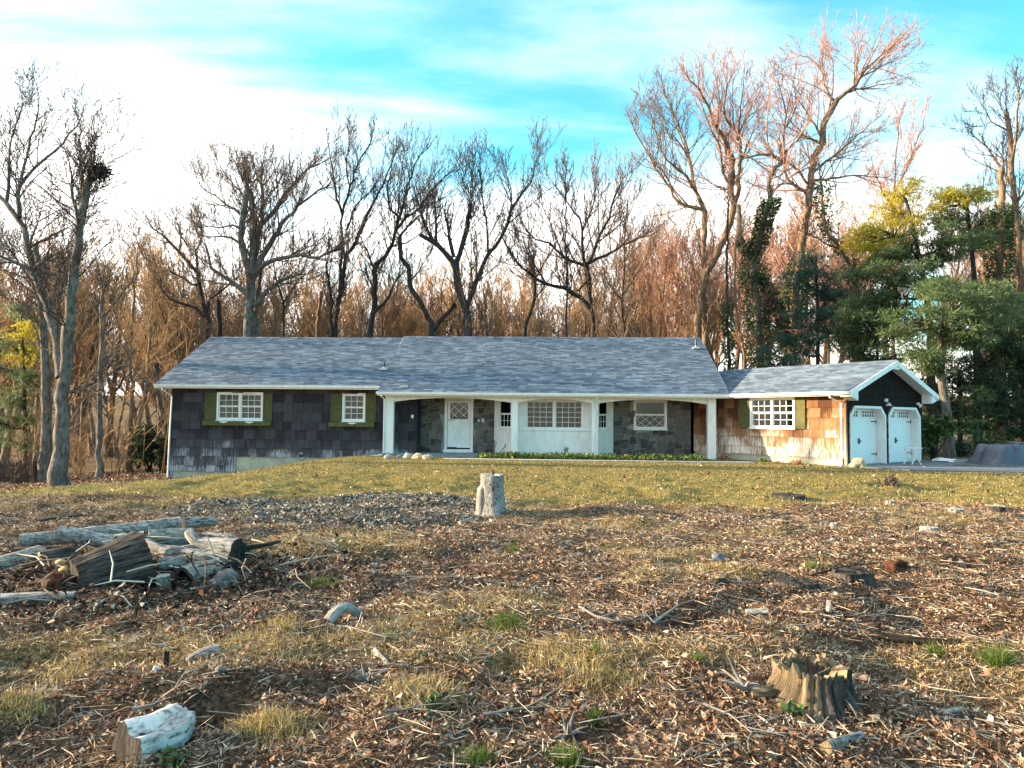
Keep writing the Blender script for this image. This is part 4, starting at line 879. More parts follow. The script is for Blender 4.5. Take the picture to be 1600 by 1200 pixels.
TL = [
 ('twin', 'big forked grey oak at the left with a dark clump at its topped tip', 27, 'bark', 'twig_dark', dict(tl=1.5, dens=1.6, up=.35),
  [([(92, 762), (95, 700), (99, 620), (104, 560), (109, 515), (113, 460), (122, 385), (127, 347), (131, 315), (136, 290), (146, 268)], 25, 11),
   ([(97, 590), (90, 540), (81, 507), (65, 460), (52, 427), (47, 400), (39, 357), (25, 337), (10, 317), (-8, 300)], 18, 8),
   ([(30, 340), (28, 306), (41, 274), (85, 236), (108, 211), (127, 182)], 8, 2), ([(28, 306), (36, 262), (47, 217), (60, 173), (57, 132)], 6, 1.5), ([(10, 317), (14, 250), (19, 211), (35, 163)], 6, 1.5),
   ([(52, 427), (57, 417), (79, 401), (104, 388)], 8, 2), ([(50, 424), (38, 417), (14, 405), (-10, 396)], 8, 4), ([(47, 385), (70, 375), (95, 362), (117, 350)], 5, 1.5), ([(45, 385), (60, 345), (90, 330), (115, 325)], 4, 1.2),
   ([(122, 385), (119, 330), (112, 287)], 7, 4), ([(128, 350), (129, 300), (128, 272)], 10, 7), ([(60, 440), (80, 432), (100, 432)], 4, 1.5), ([(116, 470), (100, 455), (80, 440)], 5, 2),
   ([(100, 615), (115, 612), (140, 598), (165, 590)], 6, 1.5), ([(100, 615), (125, 605), (150, 585)], 4, 1.5)],
  [(146, 268, 12, 2.6, .9), (128, 272, 6, 2.2, .7), (136, 300, 7, 2.0, 1.4), (133, 330, 5, 1.8, 1.5)]),
 ('grey', 'tall straight grey trunk standing close behind the forked oak', 34, 'bark', 'twig', dict(tl=1.6), [([(72, 735), (72, 625), (69, 540), (66, 480), (62, 430), (55, 380)], 19, 7), ([(66, 480), (50, 440), (30, 410)], 6, 2), ([(68, 500), (85, 460), (92, 420)], 6, 2)], []),
 ('stub', 'thin pale trunk with a broken top between the forked oak and the house', 31, 'bark', 'twig', dict(tl=1.3, dens=1.0), [([(155, 745), (155, 675), (157, 600), (160, 525), (158, 490), (160, 462)], 10, 6), ([(160, 500), (175, 480), (195, 455)], 4, 1.5)], [(160, 462, 5, 1.5, .9)]),
 ('slim', 'slender double tree left of the house corner', 38, 'bark_tan', 'twig_gold', dict(tl=1.5, dens=1.5), [([(202, 728), (204, 660), (206, 600), (203, 540), (210, 470), (214, 400)], 9, 2.5), ([(208, 690), (226, 620), (232, 560), (238, 480), (240, 420)], 7, 2), ([(206, 560), (190, 520), (170, 480)], 4, 1.5)], []),
 ('bent', 'crooked many-limbed tree rising behind the left end of the roof', 42, 'bark_dark', 'twig', dict(tl=1.6, dens=1.7), [([(325, 528), (322, 486), (313, 455), (309, 427)], 9, 6), ([(320, 496), (305, 482), (293, 478), (265, 466), (254, 455), (250, 432)], 6, 2), ([(309, 427), (296, 412), (279, 395), (271, 384), (242, 359)], 6, 2),
   ([(323, 490), (330, 466), (336, 461), (359, 444)], 5, 2), ([(308, 445), (299, 444), (288, 435), (257, 422), (228, 404), (212, 370)], 5, 1.5), ([(309, 427), (308, 393), (316, 370), (313, 345)], 5, 1.5), ([(279, 395), (283, 370), (276, 345)], 3, 1.2)], []),
 ('post', 'short dark topped trunk just behind the left roof ridge', 43, 'bark_dark', 'twig', dict(tl=1.0, dens=.8), [([(342, 528), (341, 469)], 8, 7)], [(341, 469, 5, 1.3, 1.2)]),
 ('oak', 'massive old oak with several topped limbs behind the left wing roof', 41, 'bark', 'twig', dict(tl=2.0, dens=2.1, up=.8), [([(388, 528), (389, 495), (390, 469), (392, 440), (393, 415), (396, 385), (397, 356), (395, 327), (390, 296)], 28, 8), ([(391, 432), (384, 407), (378, 370), (381, 327), (387, 291)], 11, 8),
   ([(393, 432), (399, 388), (407, 353), (427, 333), (444, 305), (458, 288), (483, 262)], 12, 3), ([(393, 440), (406, 408), (421, 384), (441, 350), (466, 322), (483, 308), (509, 293)], 11, 2.5), ([(393, 430), (416, 411), (441, 404), (472, 398), (497, 401), (520, 392)], 9, 3),
   ([(386, 458), (383, 455), (359, 438), (330, 418), (322, 385)], 9, 3.5), ([(396, 478), (404, 469), (418, 452), (444, 438), (469, 427), (478, 410)], 9, 2), ([(379, 360), (364, 352), (345, 356), (327, 354)], 5, 1.5), ([(381, 385), (362, 372), (346, 368), (330, 370)], 5, 1.5),
   ([(380, 340), (352, 318), (325, 300), (312, 288)], 4, 1.2), ([(383, 310), (362, 285), (345, 262)], 4, 1.2), ([(407, 353), (412, 310), (409, 292)], 7, 5)],
  [(387, 291, 10, 2.6, .7), (390, 296, 9, 2.6, .6), (409, 292, 8, 2.4, .6), (444, 305, 9, 2.5, .6), (466, 322, 6, 2.4, .7)]),
 ('oakmate', 'second trunk pressed against the massive topped oak', 42, 'bark', 'twig', dict(tl=1.2, dens=.8), [([(399, 528), (400, 480), (404, 452), (408, 420)], 11, 6)], []),
 ('stub2', 'short forked stub tree right of the massive oak', 43, 'bark_dark', 'twig', dict(tl=1.3), [([(442, 528), (441, 469), (435, 449), (429, 425)], 8, 3), ([(441, 475), (450, 462)], 4, 3)], [(450, 462, 4, 1.2, .8)]),
 ('pole', 'broken pale trunk leaning among the trees behind the left wing', 47, 'bark_tan', 'twig_gold', dict(tl=1.0, dens=.6), [([(496, 528), (499, 490), (502, 455)], 7, 6)], [(502, 455, 3, 1.0, 1)]),
 ('tall', 'tall slender two-stemmed tree behind the roof step', 43, 'bark_dark', 'twig_dark', dict(tl=1.6, dens=1.8, up=.9), [([(524, 528), (530, 469), (532, 427), (534, 387), (535, 336), (547, 294), (559, 257), (579, 223)], 10, 2), ([(531, 458), (539, 421), (541, 398), (556, 379), (574, 336), (599, 285), (616, 243)], 8, 2), ([(535, 336), (522, 296), (520, 265), (514, 234)], 5, 1.5),
   ([(534, 388), (508, 398), (494, 404), (480, 400)], 5, 2), ([(541, 360), (560, 318), (578, 300)], 4, 1.5), ([(547, 294), (540, 260), (546, 225)], 3, 1.2), ([(519, 528), (517, 460), (510, 415)], 6, 2.5)], []),
 ('lean', 'dark tree leaning right with a fan of high branches behind the roof', 42, 'bark_dark', 'twig_dark', dict(tl=1.7, dens=1.7, up=.8), [([(578, 528), (585, 483), (586, 441), (589, 410)], 10, 8), ([(589, 412), (602, 401), (613, 379), (619, 356), (625, 336), (642, 276), (656, 243)], 7, 1.8), ([(624, 340), (610, 325), (605, 302), (612, 262)], 4, 1.3), ([(617, 362), (635, 340), (660, 322), (678, 291), (707, 268)], 5, 1.5),
   ([(587, 425), (575, 395), (562, 368)], 5, 1.5), ([(584, 488), (600, 474), (614, 450), (622, 432)], 6, 2), ([(586, 450), (570, 425), (556, 420)], 3, 1.2), ([(630, 318), (640, 290), (634, 250)], 3, 1)], []),
 ('snake', 'S-curved trunk forking low with a topped end behind the main ridge', 40, 'bark_dark', 'twig_dark', dict(tl=1.6, dens=1.3), [([(676, 526), (670, 498), (650, 463), (640, 449), (639, 421), (626, 401), (624, 370)], 10, 7), ([(676, 517), (690, 498), (712, 475)], 8, 5), ([(624, 370), (640, 352), (656, 336)], 4, 2), ([(640, 440), (655, 425), (668, 400)], 3, 1)], [(624, 370, 8, 2.4, .7)]),
 ('fork', 'dark forked tree with topped upright limb behind the front door', 39, 'bark_dark', 'twig_dark', dict(tl=1.8, dens=1.6, up=.9), [([(731, 528), (727, 483), (718, 455), (712, 412)], 15, 11), ([(712, 414), (695, 395), (673, 376), (656, 367)], 9, 6), ([(680, 381), (664, 353), (659, 336)], 6, 4), ([(680, 381), (681, 347)], 5, 4), ([(712, 412), (727, 370), (735, 328)], 9, 7), ([(709, 402), (701, 367)], 6, 5),
   ([(729, 480), (744, 441), (763, 398), (784, 369), (797, 332), (811, 308), (827, 284), (837, 255)], 9, 1.8), ([(763, 398), (759, 342), (752, 299), (750, 250)], 4, 1.5), ([(797, 332), (800, 300), (790, 270)], 3, 1), ([(735, 450), (752, 435), (770, 420)], 3, 1)],
  [(735, 328, 16, 3.4, .45), (659, 336, 8, 3.0, .6), (681, 347, 5, 2.4, .5), (656, 367, 3, 1.2, .8)]),
 ('fan', 'wide vase-shaped tree with fanned branches behind the bay window', 43, 'bark_dark', 'twig', dict(tl=1.9, dens=2.2, up=.9), [([(927, 530), (924, 487), (919, 447), (916, 417)], 9, 8), ([(916, 418), (909, 380), (909, 353), (891, 321), (869, 292)], 5, 1.5), ([(917, 414), (923, 407), (933, 380), (952, 340), (960, 308), (973, 280)], 6, 1.5), ([(918, 412), (947, 401), (965, 388), (1000, 372)], 6, 1.8), ([(914, 416), (880, 401), (859, 380), (837, 375), (819, 353)], 6, 1.5),
   ([(924, 484), (907, 465), (880, 452), (853, 444), (837, 436), (808, 409), (789, 380)], 8, 2), ([(916, 440), (905, 452)], 4, 3), ([(880, 401), (860, 350), (845, 318)], 3, 1), ([(909, 365), (925, 325), (930, 285)], 3, 1), ([(933, 380), (975, 345), (990, 320)], 3, 1), ([(853, 444), (830, 405), (815, 385)], 4, 1.2)], []),
 ('mast', 'thin straight mast-like tree crossing the vase-shaped one', 41, 'bark_dark', 'twig_dark', dict(tl=1.0, dens=1.6), [([(885, 530), (886, 470), (885, 407), (884, 340), (885, 268)], 5, 1.5)], []),
 ('y', 'small forked tree left of the vase-shaped tree', 42, 'bark_dark', 'twig', dict(tl=1.6, dens=1.4), [([(820, 530), (832, 481), (835, 449), (832, 412)], 7, 5), ([(833, 470), (850, 448), (862, 430)], 3, 1.3), ([(833, 440), (845, 425), (850, 410)], 4, 2)], [(832, 412, 4, 1.5, .8)]),
 ('spire', 'slim upright tree with even side branches behind the stone porch', 44, 'bark_dark', 'twig', dict(tl=1.9, dens=2.0, up=.6), [([(975, 530), (973, 473), (976, 407), (977, 350)], 6, 1.8), ([(974, 470), (950, 440), (940, 405)], 3, 1), ([(975, 460), (995, 430), (1010, 400)], 3, 1)], []),
 ('sweep', 'tall tree with long arching limbs over the right end of the main roof', 44, 'bark_tan', 'twig', dict(tl=2.0, dens=1.6, up=.6), [([(1103, 545), (1099, 480), (1100, 400), (1101, 328)], 12, 8), ([(1101, 330), (1088, 300), (1076, 244), (1056, 184), (1040, 148)], 7, 2), ([(1094, 312), (1072, 276), (1040, 248), (1024, 205), (1014, 172)], 5, 1.5), ([(1100, 328), (1060, 316), (1042, 285), (1028, 268), (988, 196)], 6, 1.8), ([(1076, 250), (1062, 225), (1035, 195)], 3, 1)], []),
 ('curve', 'curving tall tree right of the long-limbed one, reddish twigs at its top', 43, 'bark_tan', 'twig_red', dict(tl=1.8, dens=1.7, up=.6), [([(1088, 560), (1094, 480), (1100, 438), (1120, 400), (1136, 360), (1146, 320), (1142, 288), (1146, 248)], 16, 9), ([(1146, 250), (1135, 225), (1120, 200), (1100, 152), (1076, 124)], 8, 2), ([(1142, 290), (1128, 270), (1126, 235), (1110, 200), (1098, 170)], 5, 1.5), ([(1146, 320), (1152, 304), (1156, 252), (1154, 212), (1132, 180), (1136, 132)], 8, 2),
   ([(1154, 215), (1165, 185), (1190, 170)], 4, 1.2), ([(1156, 252), (1172, 215), (1180, 195)], 4, 1.2), ([(1120, 200), (1125, 165), (1118, 120)], 3, 1), ([(1154, 212), (1158, 165), (1162, 125)], 3, 1), ([(1144, 300), (1110, 285), (1085, 262)], 3, 1)], []),
 ('ivyY', 'Y-shaped ivy-clad trunk with crooked bare limbs behind the garage roof', 42, 'bark', 'twig_red', dict(tl=1.8, dens=1.5, up=.5), [([(1188, 575), (1182, 480), (1178, 424), (1176, 405)], 14, 12), ([(1176, 408), (1168, 392), (1156, 368), (1154, 320)], 10, 7), ([(1177, 402), (1184, 384), (1192, 352), (1204, 312), (1200, 284), (1212, 260), (1226, 252)], 11, 6), ([(1226, 250), (1224, 215), (1228, 180), (1216, 132)], 5, 1.5), ([(1222, 250), (1205, 241), (1184, 242), (1158, 248)], 5, 2),
   ([(1205, 300), (1222, 286), (1245, 270), (1262, 262)], 4, 2), ([(1228, 200), (1245, 165), (1240, 130)], 3, 1), ([(1226, 240), (1250, 215), (1265, 180)], 4, 1.2), ([(1180, 428), (1200, 448), (1220, 492), (1228, 540)], 8, 7)], []),
 ('ivyslim', 'slim straight trunk with ivy on its lower half right of the ridge end', 40, 'bark_dark', 'twig', dict(tl=1.2, dens=.9), [([(1139, 575), (1136, 460), (1136, 380), (1138, 320)], 7, 3), ], []),
 ('slim2', 'slim leaning trunk beside the ivy-clad Y-shaped tree', 41, 'bark_tan', 'twig_gold', dict(tl=1.3, dens=1.2), [([(1166, 575), (1156, 520), (1148, 470), (1149, 420), (1152, 370)], 6, 2.5)], []),
 ('crown', 'tallest tree at the right, golden limbs spreading over the yellow pine', 44, 'bark_tan', 'twig_red', dict(tl=2.0, dens=1.9, up=.45), [([(1238, 560), (1240, 480), (1250, 400), (1262, 330), (1266, 288), (1272, 247), (1285, 225), (1285, 205), (1292, 182), (1307, 157)], 16, 9), ([(1307, 157), (1337, 132), (1355, 107), (1390, 77)], 7, 1.5), ([(1286, 225), (1257, 210), (1232, 185)], 5, 1.5), ([(1305, 158), (1292, 140), (1275, 97), (1250, 87)], 5, 1.2), ([(1337, 132), (1336, 105), (1337, 80)], 3, 1), ([(1295, 175), (1302, 130), (1302, 100)], 4, 1),
   ([(1270, 270), (1300, 245), (1325, 225), (1365, 190)], 5, 1.2), ([(1268, 282), (1300, 280), (1325, 275), (1385, 277)], 5, 1.2), ([(1320, 145), (1360, 135), (1395, 130)], 4, 1), ([(1266, 290), (1235, 255), (1205, 245)], 4, 1.5), ([(1284, 215), (1262, 175), (1240, 150)], 4, 1), ([(1345, 120), (1370, 108), (1398, 95)], 3, 1), ([(1262, 300), (1230, 280), (1227, 254)], 6, 4)], []),
 ('vlean', 'ivy-wrapped trunk leaning left over the dark conifers', 40, 'bark_tan', 'twig', dict(tl=1.4, dens=1.0), [([(1340, 470), (1332, 420), (1312, 390), (1292, 362), (1285, 315), (1282, 280)], 10, 4), ([(1310, 388), (1290, 380), (1278, 372)], 4, 2)], []),
 ('rear', 'golden-stemmed tree rising straight behind the yellow pine', 47, 'bark_tan', 'twig_red', dict(tl=1.8, dens=1.8, up=.8), [([(1394, 420), (1397, 330), (1398, 290), (1400, 240), (1405, 190)], 8, 1.5), ([(1398, 300), (1420, 255), (1440, 200), (1445, 180)], 4, 1.2), ([(1397, 330), (1375, 290), (1362, 250)], 4, 1.2)], []),
 ('topped', 'tall topped tree at the right edge with sunlit trunk', 38, 'bark_tan', 'twig_dark', dict(tl=1.5, dens=1.4), [([(1600, 560), (1594, 430), (1587, 340), (1582, 290), (1579, 240), (1577, 200), (1572, 175)], 14, 7), ([(1582, 292), (1560, 257), (1542, 232), (1525, 215)], 5, 1.5), ([(1580, 265), (1590, 195), (1592, 140)], 5, 2), ([(1586, 320), (1600, 300), (1618, 290)], 4, 2), ([(1577, 205), (1550, 190), (1535, 165)], 3, 1)], [(1572, 175, 7, 2.2, .8)]),
 ('ivypost', 'thick ivy-smothered trunk standing in the conifers at the right', 37, 'bark_tan', 'twig', dict(tl=1.0, dens=.7), [([(1563, 640), (1562, 540), (1562, 420), (1564, 330), (1566, 262)], 16, 9)], [(1566, 262, 4, 1.2, .8)]),
]
for i, (key, label, D, bk, twg, kw, limbs, shoots) in enumerate(TL):
    BIG[key] = limb_tree('bare_tree', label, 'tree', limbs, D, bk, twg, seed=100+i, shoots=shoots, **kw)
# dark bunch of ivy caught at the topped tip of the forked oak
def leafball(n, c, r, ln, wd, flat=1.0):
    P = RNG.normal(size=(n, 3))*.5; P /= np.maximum(1, np.linalg.norm(P, axis=1, keepdims=True)); P = P*np.array([r, r, r*flat])+np.array(c)
    return quads(P, rdirs(n), rdirs(n), ln*(.6+.8*RNG.random(n)), wd)
def leafpart(name, lst, m, root, kind=None):
    V, F, b = [], [], 0
    for v, f in lst: V.append(v); F.append(f+b); b += len(v)
    return place(name, arrmesh(name, np.concatenate(V)-np.array(root.location), np.concatenate(F), 4), m, root, kind=kind)
M['nest'] = m_island([(0, (.012, .010, .009)), (.7, (.035, .028, .022)), (1, (.06, .05, .035))])('dark_ivy_clump')
c1 = at(151, 269, 26.9); leafpart('dead_ivy_clump', [leafball(420, c1, .38, .16, .07), leafball(160, (c1[0]+.28, c1[1], c1[2]+.02), .25, .14, .06)], M['nest'], BIG['twin'][0])
def ivy(key, li, t0, t1, n, rad, m='ivy'):
    """ivy leaves hugging a limb"""
    root, P3 = BIG[key]; S, rr = P3[li]; A = np.array([tuple(s) for s in S]); k = len(A)
    t = (t0+(t1-t0)*RNG.random(n))*(k-1); i = np.minimum(t.astype(int), k-2); f = (t-i)[:, None]; P = A[i]*(1-f)+A[i+1]*f
    d = RNG.normal(size=(n, 3)); d[:, 2] *= .2; d = unit(d); lump = .55+.9*(.5+fbm(P[:, 2]*1.3, np.arctan2(d[:, 1], d[:, 0])*.8+li, 5, 2))
    P = P+d*(np.array(rr)[i]+rad*lump*RNG.random(n)**.6)[:, None]
    leafpart('ivy', [quads(P, unit(d*.7+rdirs(n)*.6+np.array([0, 0, -.3])), rdirs(n), .13+.08*RNG.random(n), .11)], M[m], root)
ivy('ivyY', 0, 0, 1, 5200, .55); ivy('ivyY', 1, 0, .35, 500, .22); ivy('ivyY', 2, 0, .62, 1600, .30); ivy('ivyY', 8, 0, 1, 1500, .25)
ivy('ivyslim', 0, 0, .62, 1700, .20); ivy('crown', 0, 0, .55, 5200, .55); ivy('vlean', 0, .0, 1, 2600, .40); ivy('ivypost', 0, .0, .88, 5600, .42); ivy('sweep', 0, 0, .25, 500, .2); ivy('rear', 0, 0, .5, 900, .25)

# ---- the wood behind: individual trees copied from a dozen bare kinds
def wild_tree(seed, H, bark, tw, nl, tl, up, forked=False):
    random.seed(seed); Tt, Tc = Tubes(), Tubes(); r0 = H*random.uniform(.010, .017)
    S = [Vector((0, 0, -.2))]; d = Vector((random.gauss(0, .04), random.gauss(0, .04), 1)).normalized(); n = 12
    for i in range(n): d = (d+Vector((random.gauss(0, .06), random.gauss(0, .06), .05))).normalized(); S.append(S[-1]+d*H*.82/n)
    rad = [r0*(1.35 if i == 0 else 1)*(1-.85*(i/n)**1.1) for i in range(n+1)]; Tt.add([tuple(s) for s in S], rad, 7)
    limbs = [(S[4:], rad[4:])]
    for k in range(nl):
        t = random.uniform(.30, .95); x = t*n; i = min(int(x), n-1); p = S[i].lerp(S[i+1], x-i); a = random.uniform(.35, .85); dd = (d*math.cos(a)+perp(d)*math.sin(a)+Vector((0, 0, .15))).normalized()
        ln = H*random.uniform(.22, .42)*(1.2-t*.7); q = p; pts, rr = [tuple(p)], [rad[i]*.55]; m_ = 7
        for j in range(1, m_): dd = (dd+Vector((random.gauss(0, .14), random.gauss(0, .14), up*.16))).normalized(); q = q+dd*ln/(m_-1); pts.append(tuple(q)); rr.append(max(.012, rad[i]*.55*(1-.8*j/(m_-1))))
        Tt.add(pts, rr, 5); limbs.append(([Vector(p_) for p_ in pts], rr))
    for S_, rr in limbs:
        ln = sum((S_[i+1]-S_[i]).length for i in range(len(S_)-1)); n_ = len(S_)
        for k in range(int(ln*1.25)+2):
            t = .15+.85*random.random(); x = t*(n_-1); i = min(int(x), n_-2); p = S_[i].lerp(S_[i+1], x-i); dd = (S_[i+1]-S_[i]).normalized(); a = random.uniform(.4, 1.0)
            twig(Tc, p, (dd*math.cos(a)+perp(dd)*math.sin(a)+Vector((0, 0, up*.3))).normalized(), tl*1.2*random.uniform(.4, 1.3), .018, 0, up, (7, 3), .013)
    return Tt.mesh('trunk', True), Tc.mesh('crown', True), M[bark], M[tw]
KINDS_ = []
for i, (H, bk, tw, nl, tl, up) in enumerate([(17, 'bark_tan', 'twig_gold', 10, 1.9, .6), (15, 'bark', 'twig_gold', 9, 1.8, .8), (19, 'bark_tan', 'twig_red', 11, 2.0, .7), (14, 'bark_tan', 'twig_gold', 12, 1.6, .5), (18, 'bark', 'twig', 10, 1.9, .7), (12, 'bark_tan', 'twig_red', 9, 1.5, .6), (16, 'bark_tan', 'twig', 9, 1.7, 1.0), (11, 'bark', 'twig_gold', 10, 1.5, .4)]):
    KINDS_.append((H, wild_tree(500+i, H, bk, tw, nl, tl, up)))
first = {}
def wood_tree(k, x, y, sc, label, group):
    H, (mt, mc, bm, tm) = KINDS_[k]
    if k not in first:
        root = thing('bare_tree', label, 'tree', group=group); place('trunk', mt, bm, root); place('crown', mc, tm, root); first[k] = root
    else:
        src = first[k]; root = src.copy(); link(root); root['label'] = label; root['group'] = group
        for ch in src.children: c_ = ch.copy(); link(c_); c_.parent = root
    root.location = (x, y, float(g(x, y))); root.rotation_euler = (random.gauss(0, .03), random.gauss(0, .03), random.uniform(0, 6.28)); root.scale = (sc, sc, sc*random.uniform(.92, 1.08)); return root
random.seed(77)
WL = [('slender bare tree in the sunlit wood behind the house', 'bare trees of the wood behind the house'), ('slender bare tree in the wood beyond the lawn left of the house', 'bare trees in the wood left of the house'), ('reddish bare tree in the wood behind the garage', 'bare trees in the wood behind the garage')]
def scatter_wood(n, x0, x1, d0, d1, hmax, grp, kinds, sep=1.6):
    pts = []; tries = 0
    while len(pts) < n and tries < n*40:
        tries += 1; d = random.uniform(d0, d1); u = random.uniform(x0, x1); x = (u-800)/F_PX*d
        if any((x-a)**2+(d-b)**2 < sep*sep for a, b in pts): continue
        pts.append((x, d)); k = random.choice(kinds); hp = hmax(u)*random.uniform(.72, 1.08)     # photo pixel height of the canopy there
        Hm = (hp/F_PX*d+CAM_Z-float(g(x, d))); wood_tree(k, x, d, max(.45, min(1.5, Hm/KINDS_[k][0]/.98)), *WL[grp])
def canopy(u): return float(np.interp(u, [-50, 60, 130, 220, 330, 500, 700, 900, 1000, 1060, 1150, 1300, 1420, 1480, 1560, 1650], [340, 310, 285, 280, 265, 250, 245, 265, 310, 340, 375, 400, 430, 400, 390, 380]))
scatter_wood(64, 250, 1010, 50, 95, canopy, 0, [0, 1, 3, 4, 6, 7]); scatter_wood(30, -60, 262, 42, 85, canopy, 1, [0, 1, 3, 4, 7, 5]); scatter_wood(46, 990, 1660, 50, 88, canopy, 2, [2, 5, 2, 6, 0])
scatter_wood(105, -90, 1080, 70, 135, lambda u: 205, 0, [0, 3, 7, 1])

scatter_wood(22, 240, 1010, 45, 60, lambda u: canopy(u)+25, 0, [0, 1, 3, 4, 6], 3.0)

# ---- conifers: trunk, limbs and clumps of needles
def needles(c, rx, ry, rz, n, ln=.26, wd=.05):
    """tufts spread over the outer part of a flattened clump"""
    d = rdirs(n); rr = RNG.random(n)**.45; P = d*rr[:, None]*np.array([rx, ry, rz])+np.array(c); P = np.repeat(P, 5, 0)
    D = unit(np.repeat(d, 5, 0)*.55+rdirs(n*5)*.9+np.array([0, 0, .15])); return quads(P, D, rdirs(n*5), ln*(.6+.7*RNG.random(n*5)), wd)
def conifer(label, trunk, w0, w1, D, clumps, m, bark='bark', dz=1.5, seed=1, n_per=26, ln=.26, wd=.05, extra=(), cat='tree', sub=5):
    random.seed(seed); W3 = [at(x, y, D) for x, y in trunk]; x, y, z = W3[0]; gz = float(g(x, y))
    if z > gz+.1: W3.insert(0, (x, y, gz-.15))
    S = catmull(W3, .5); k = D/F_PX/2; n = len(S); Tt = Tubes(); Tt.add([tuple(s) for s in S], [k*(w0+(w1-w0)*i/(n-1)) for i in range(n)], 9); lst = {m: []}
    for e in clumps:
        cx, cy, rx, ry = e[:4]; mm = e[4] if len(e) > 4 else m; dd = random.uniform(-dz, dz); c = Vector(at(cx, cy, D+dd)); R_x, R_z = rx*D/F_PX, ry*D/F_PX
        s = min((q for q in S), key=lambda q: (q-c-Vector((0, 0, -R_x*.3))).length+(2 if q.z > c.z else 0)); mid = s.lerp(c, .55)+Vector((0, 0, -.15)); Tt.add([tuple(s), tuple(s.lerp(c, .3)+Vector((0, 0, -.1))), tuple(mid), tuple(c)], [.07, .055, .04, .02], 5)
        for j in range(sub+int(rx*ry/110)):
            o = Vector((random.uniform(-1, 1)*R_x, random.uniform(-1, 1)*max(.5, R_x*.8), random.uniform(-1, 1)*R_z)); q = c+o*.85; r_ = random.uniform(.35, .62)
            Tt.add([tuple(mid.lerp(c, .4)), tuple(c.lerp(q, .6)), tuple(q)], [.03, .02, .01], 4)
            lst.setdefault(mm, []).append(needles(tuple(q), r_*1.55, r_*1.55, r_*.38, n_per, ln, wd*.85))
    root = thing('pine_tree', label, cat, (x, y, gz)); me = Tt.mesh('trunk', True, .06); v = np.empty(len(me.vertices)*3, np.float32); me.vertices.foreach_get('co', v); me.vertices.foreach_set('co', (v.reshape(-1, 3)-np.array(root.location)).astype(np.float32).ravel()); me.update()
    place('trunk', me, M[bark], root)
    for mm, l_ in lst.items():
        if l_: leafpart('crown' if mm == m else 'crown', l_, M[mm], root)
    return root
conifer('large pine with grey leaning trunk beside the garage, green needle boughs', [(1484, 712), (1479, 640), (1470, 590), (1469, 540), (1472, 490), (1477, 440)], 19, 4, 33,
        [(1440, 545, 30, 26), (1470, 520, 50, 26), (1530, 500, 55, 22), (1495, 480, 50, 22), (1560, 480, 40, 18), (1450, 570, 24, 20), (1430, 500, 34, 24), (1520, 530, 40, 20), (1590, 510, 26, 16), (1545, 455, 30, 14), (1470, 455, 36, 16)], 'pine', 'bark', 1.4, 1, 30)
conifer('broad pine behind the garage, its upper left side yellow in the sun', [(1455, 600), (1452, 500), (1440, 420), (1425, 350), (1415, 310)], 16, 4, 36.5,
        [(1400, 330, 34, 24, 'pine_sun'), (1385, 365, 44, 26, 'pine_sun'), (1350, 370, 20, 22, 'pine_sun'), (1420, 385, 46, 24), (1375, 400, 46, 20, 'pine_sun'), (1440, 420, 50, 24), (1395, 430, 46, 22), (1470, 395, 44, 22), (1350, 425, 24, 16), (1500, 370, 36, 18), (1410, 300, 22, 14, 'pine_sun'), (1450, 445, 46, 20), (1380, 460, 44, 22), (1345, 470, 36, 20), (1400, 490, 46, 18), (1345, 505, 30, 16)], 'pine', 'bark_dark', 1.3, 2, 30)
conifer('tall pine with feathery top right of the yellow pine', [(1528, 640), (1526, 520), (1522, 430), (1515, 360), (1510, 310)], 13, 4, 40,
        [(1500, 318, 36, 18, 'pine_sun'), (1535, 345, 44, 18), (1490, 350, 34, 18), (1555, 370, 40, 16), (1520, 385, 40, 14), (1575, 345, 24, 18), (1485, 305, 18, 14, 'pine_sun'), (1530, 300, 26, 14, 'pine_sun'), (1470, 340, 26, 16)], 'pine', 'bark_dark', 1.6, 3, 28)
conifer('blue-green spruce-like pine behind the garage roof, left of the yellow pine', [(1278, 590), (1278, 500), (1276, 440), (1275, 400)], 9, 3, 40,
        [(1275, 415, 22, 20), (1265, 445, 32, 20), (1295, 450, 28, 20), (1275, 480, 42, 20), (1305, 490, 30, 18), (1255, 510, 36, 18), (1295, 520, 40, 18), (1325, 520, 26, 18), (1240, 545, 34, 20), (1215, 560, 26, 20)], 'pine_b', 'bark_dark', 1.6, 4, 30)
conifer('low green pine boughs spreading above the garage gable', [(1372, 600), (1370, 540), (1366, 500)], 7, 3, 37,
        [(1345, 520, 36, 16), (1375, 535, 40, 18), (1340, 545, 30, 16), (1400, 520, 34, 16), (1365, 500, 30, 14), (1385, 560, 34, 12)], 'pine', 'bark_dark', 1.2, 5, 30)
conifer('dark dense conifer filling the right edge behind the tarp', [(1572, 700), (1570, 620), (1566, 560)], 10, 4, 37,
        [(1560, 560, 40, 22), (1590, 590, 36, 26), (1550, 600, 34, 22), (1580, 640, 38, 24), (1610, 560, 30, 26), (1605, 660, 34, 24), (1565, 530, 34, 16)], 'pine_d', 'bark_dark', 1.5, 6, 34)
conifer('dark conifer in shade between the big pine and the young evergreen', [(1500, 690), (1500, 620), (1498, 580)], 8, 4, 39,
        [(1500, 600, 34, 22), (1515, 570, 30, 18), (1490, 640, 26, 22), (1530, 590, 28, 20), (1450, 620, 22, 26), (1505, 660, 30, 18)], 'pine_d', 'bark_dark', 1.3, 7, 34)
conifer('young olive-green evergreen near the driveway edge', [(1526, 700), (1526, 650), (1525, 612)], 4, 2, 35.5,
        [(1525, 618, 12, 10), (1523, 636, 17, 11), (1530, 655, 22, 12), (1518, 672, 26, 12), (1535, 686, 28, 10)], 'laurel', 'bark_dark', .6, 8, 20, .2, .035)
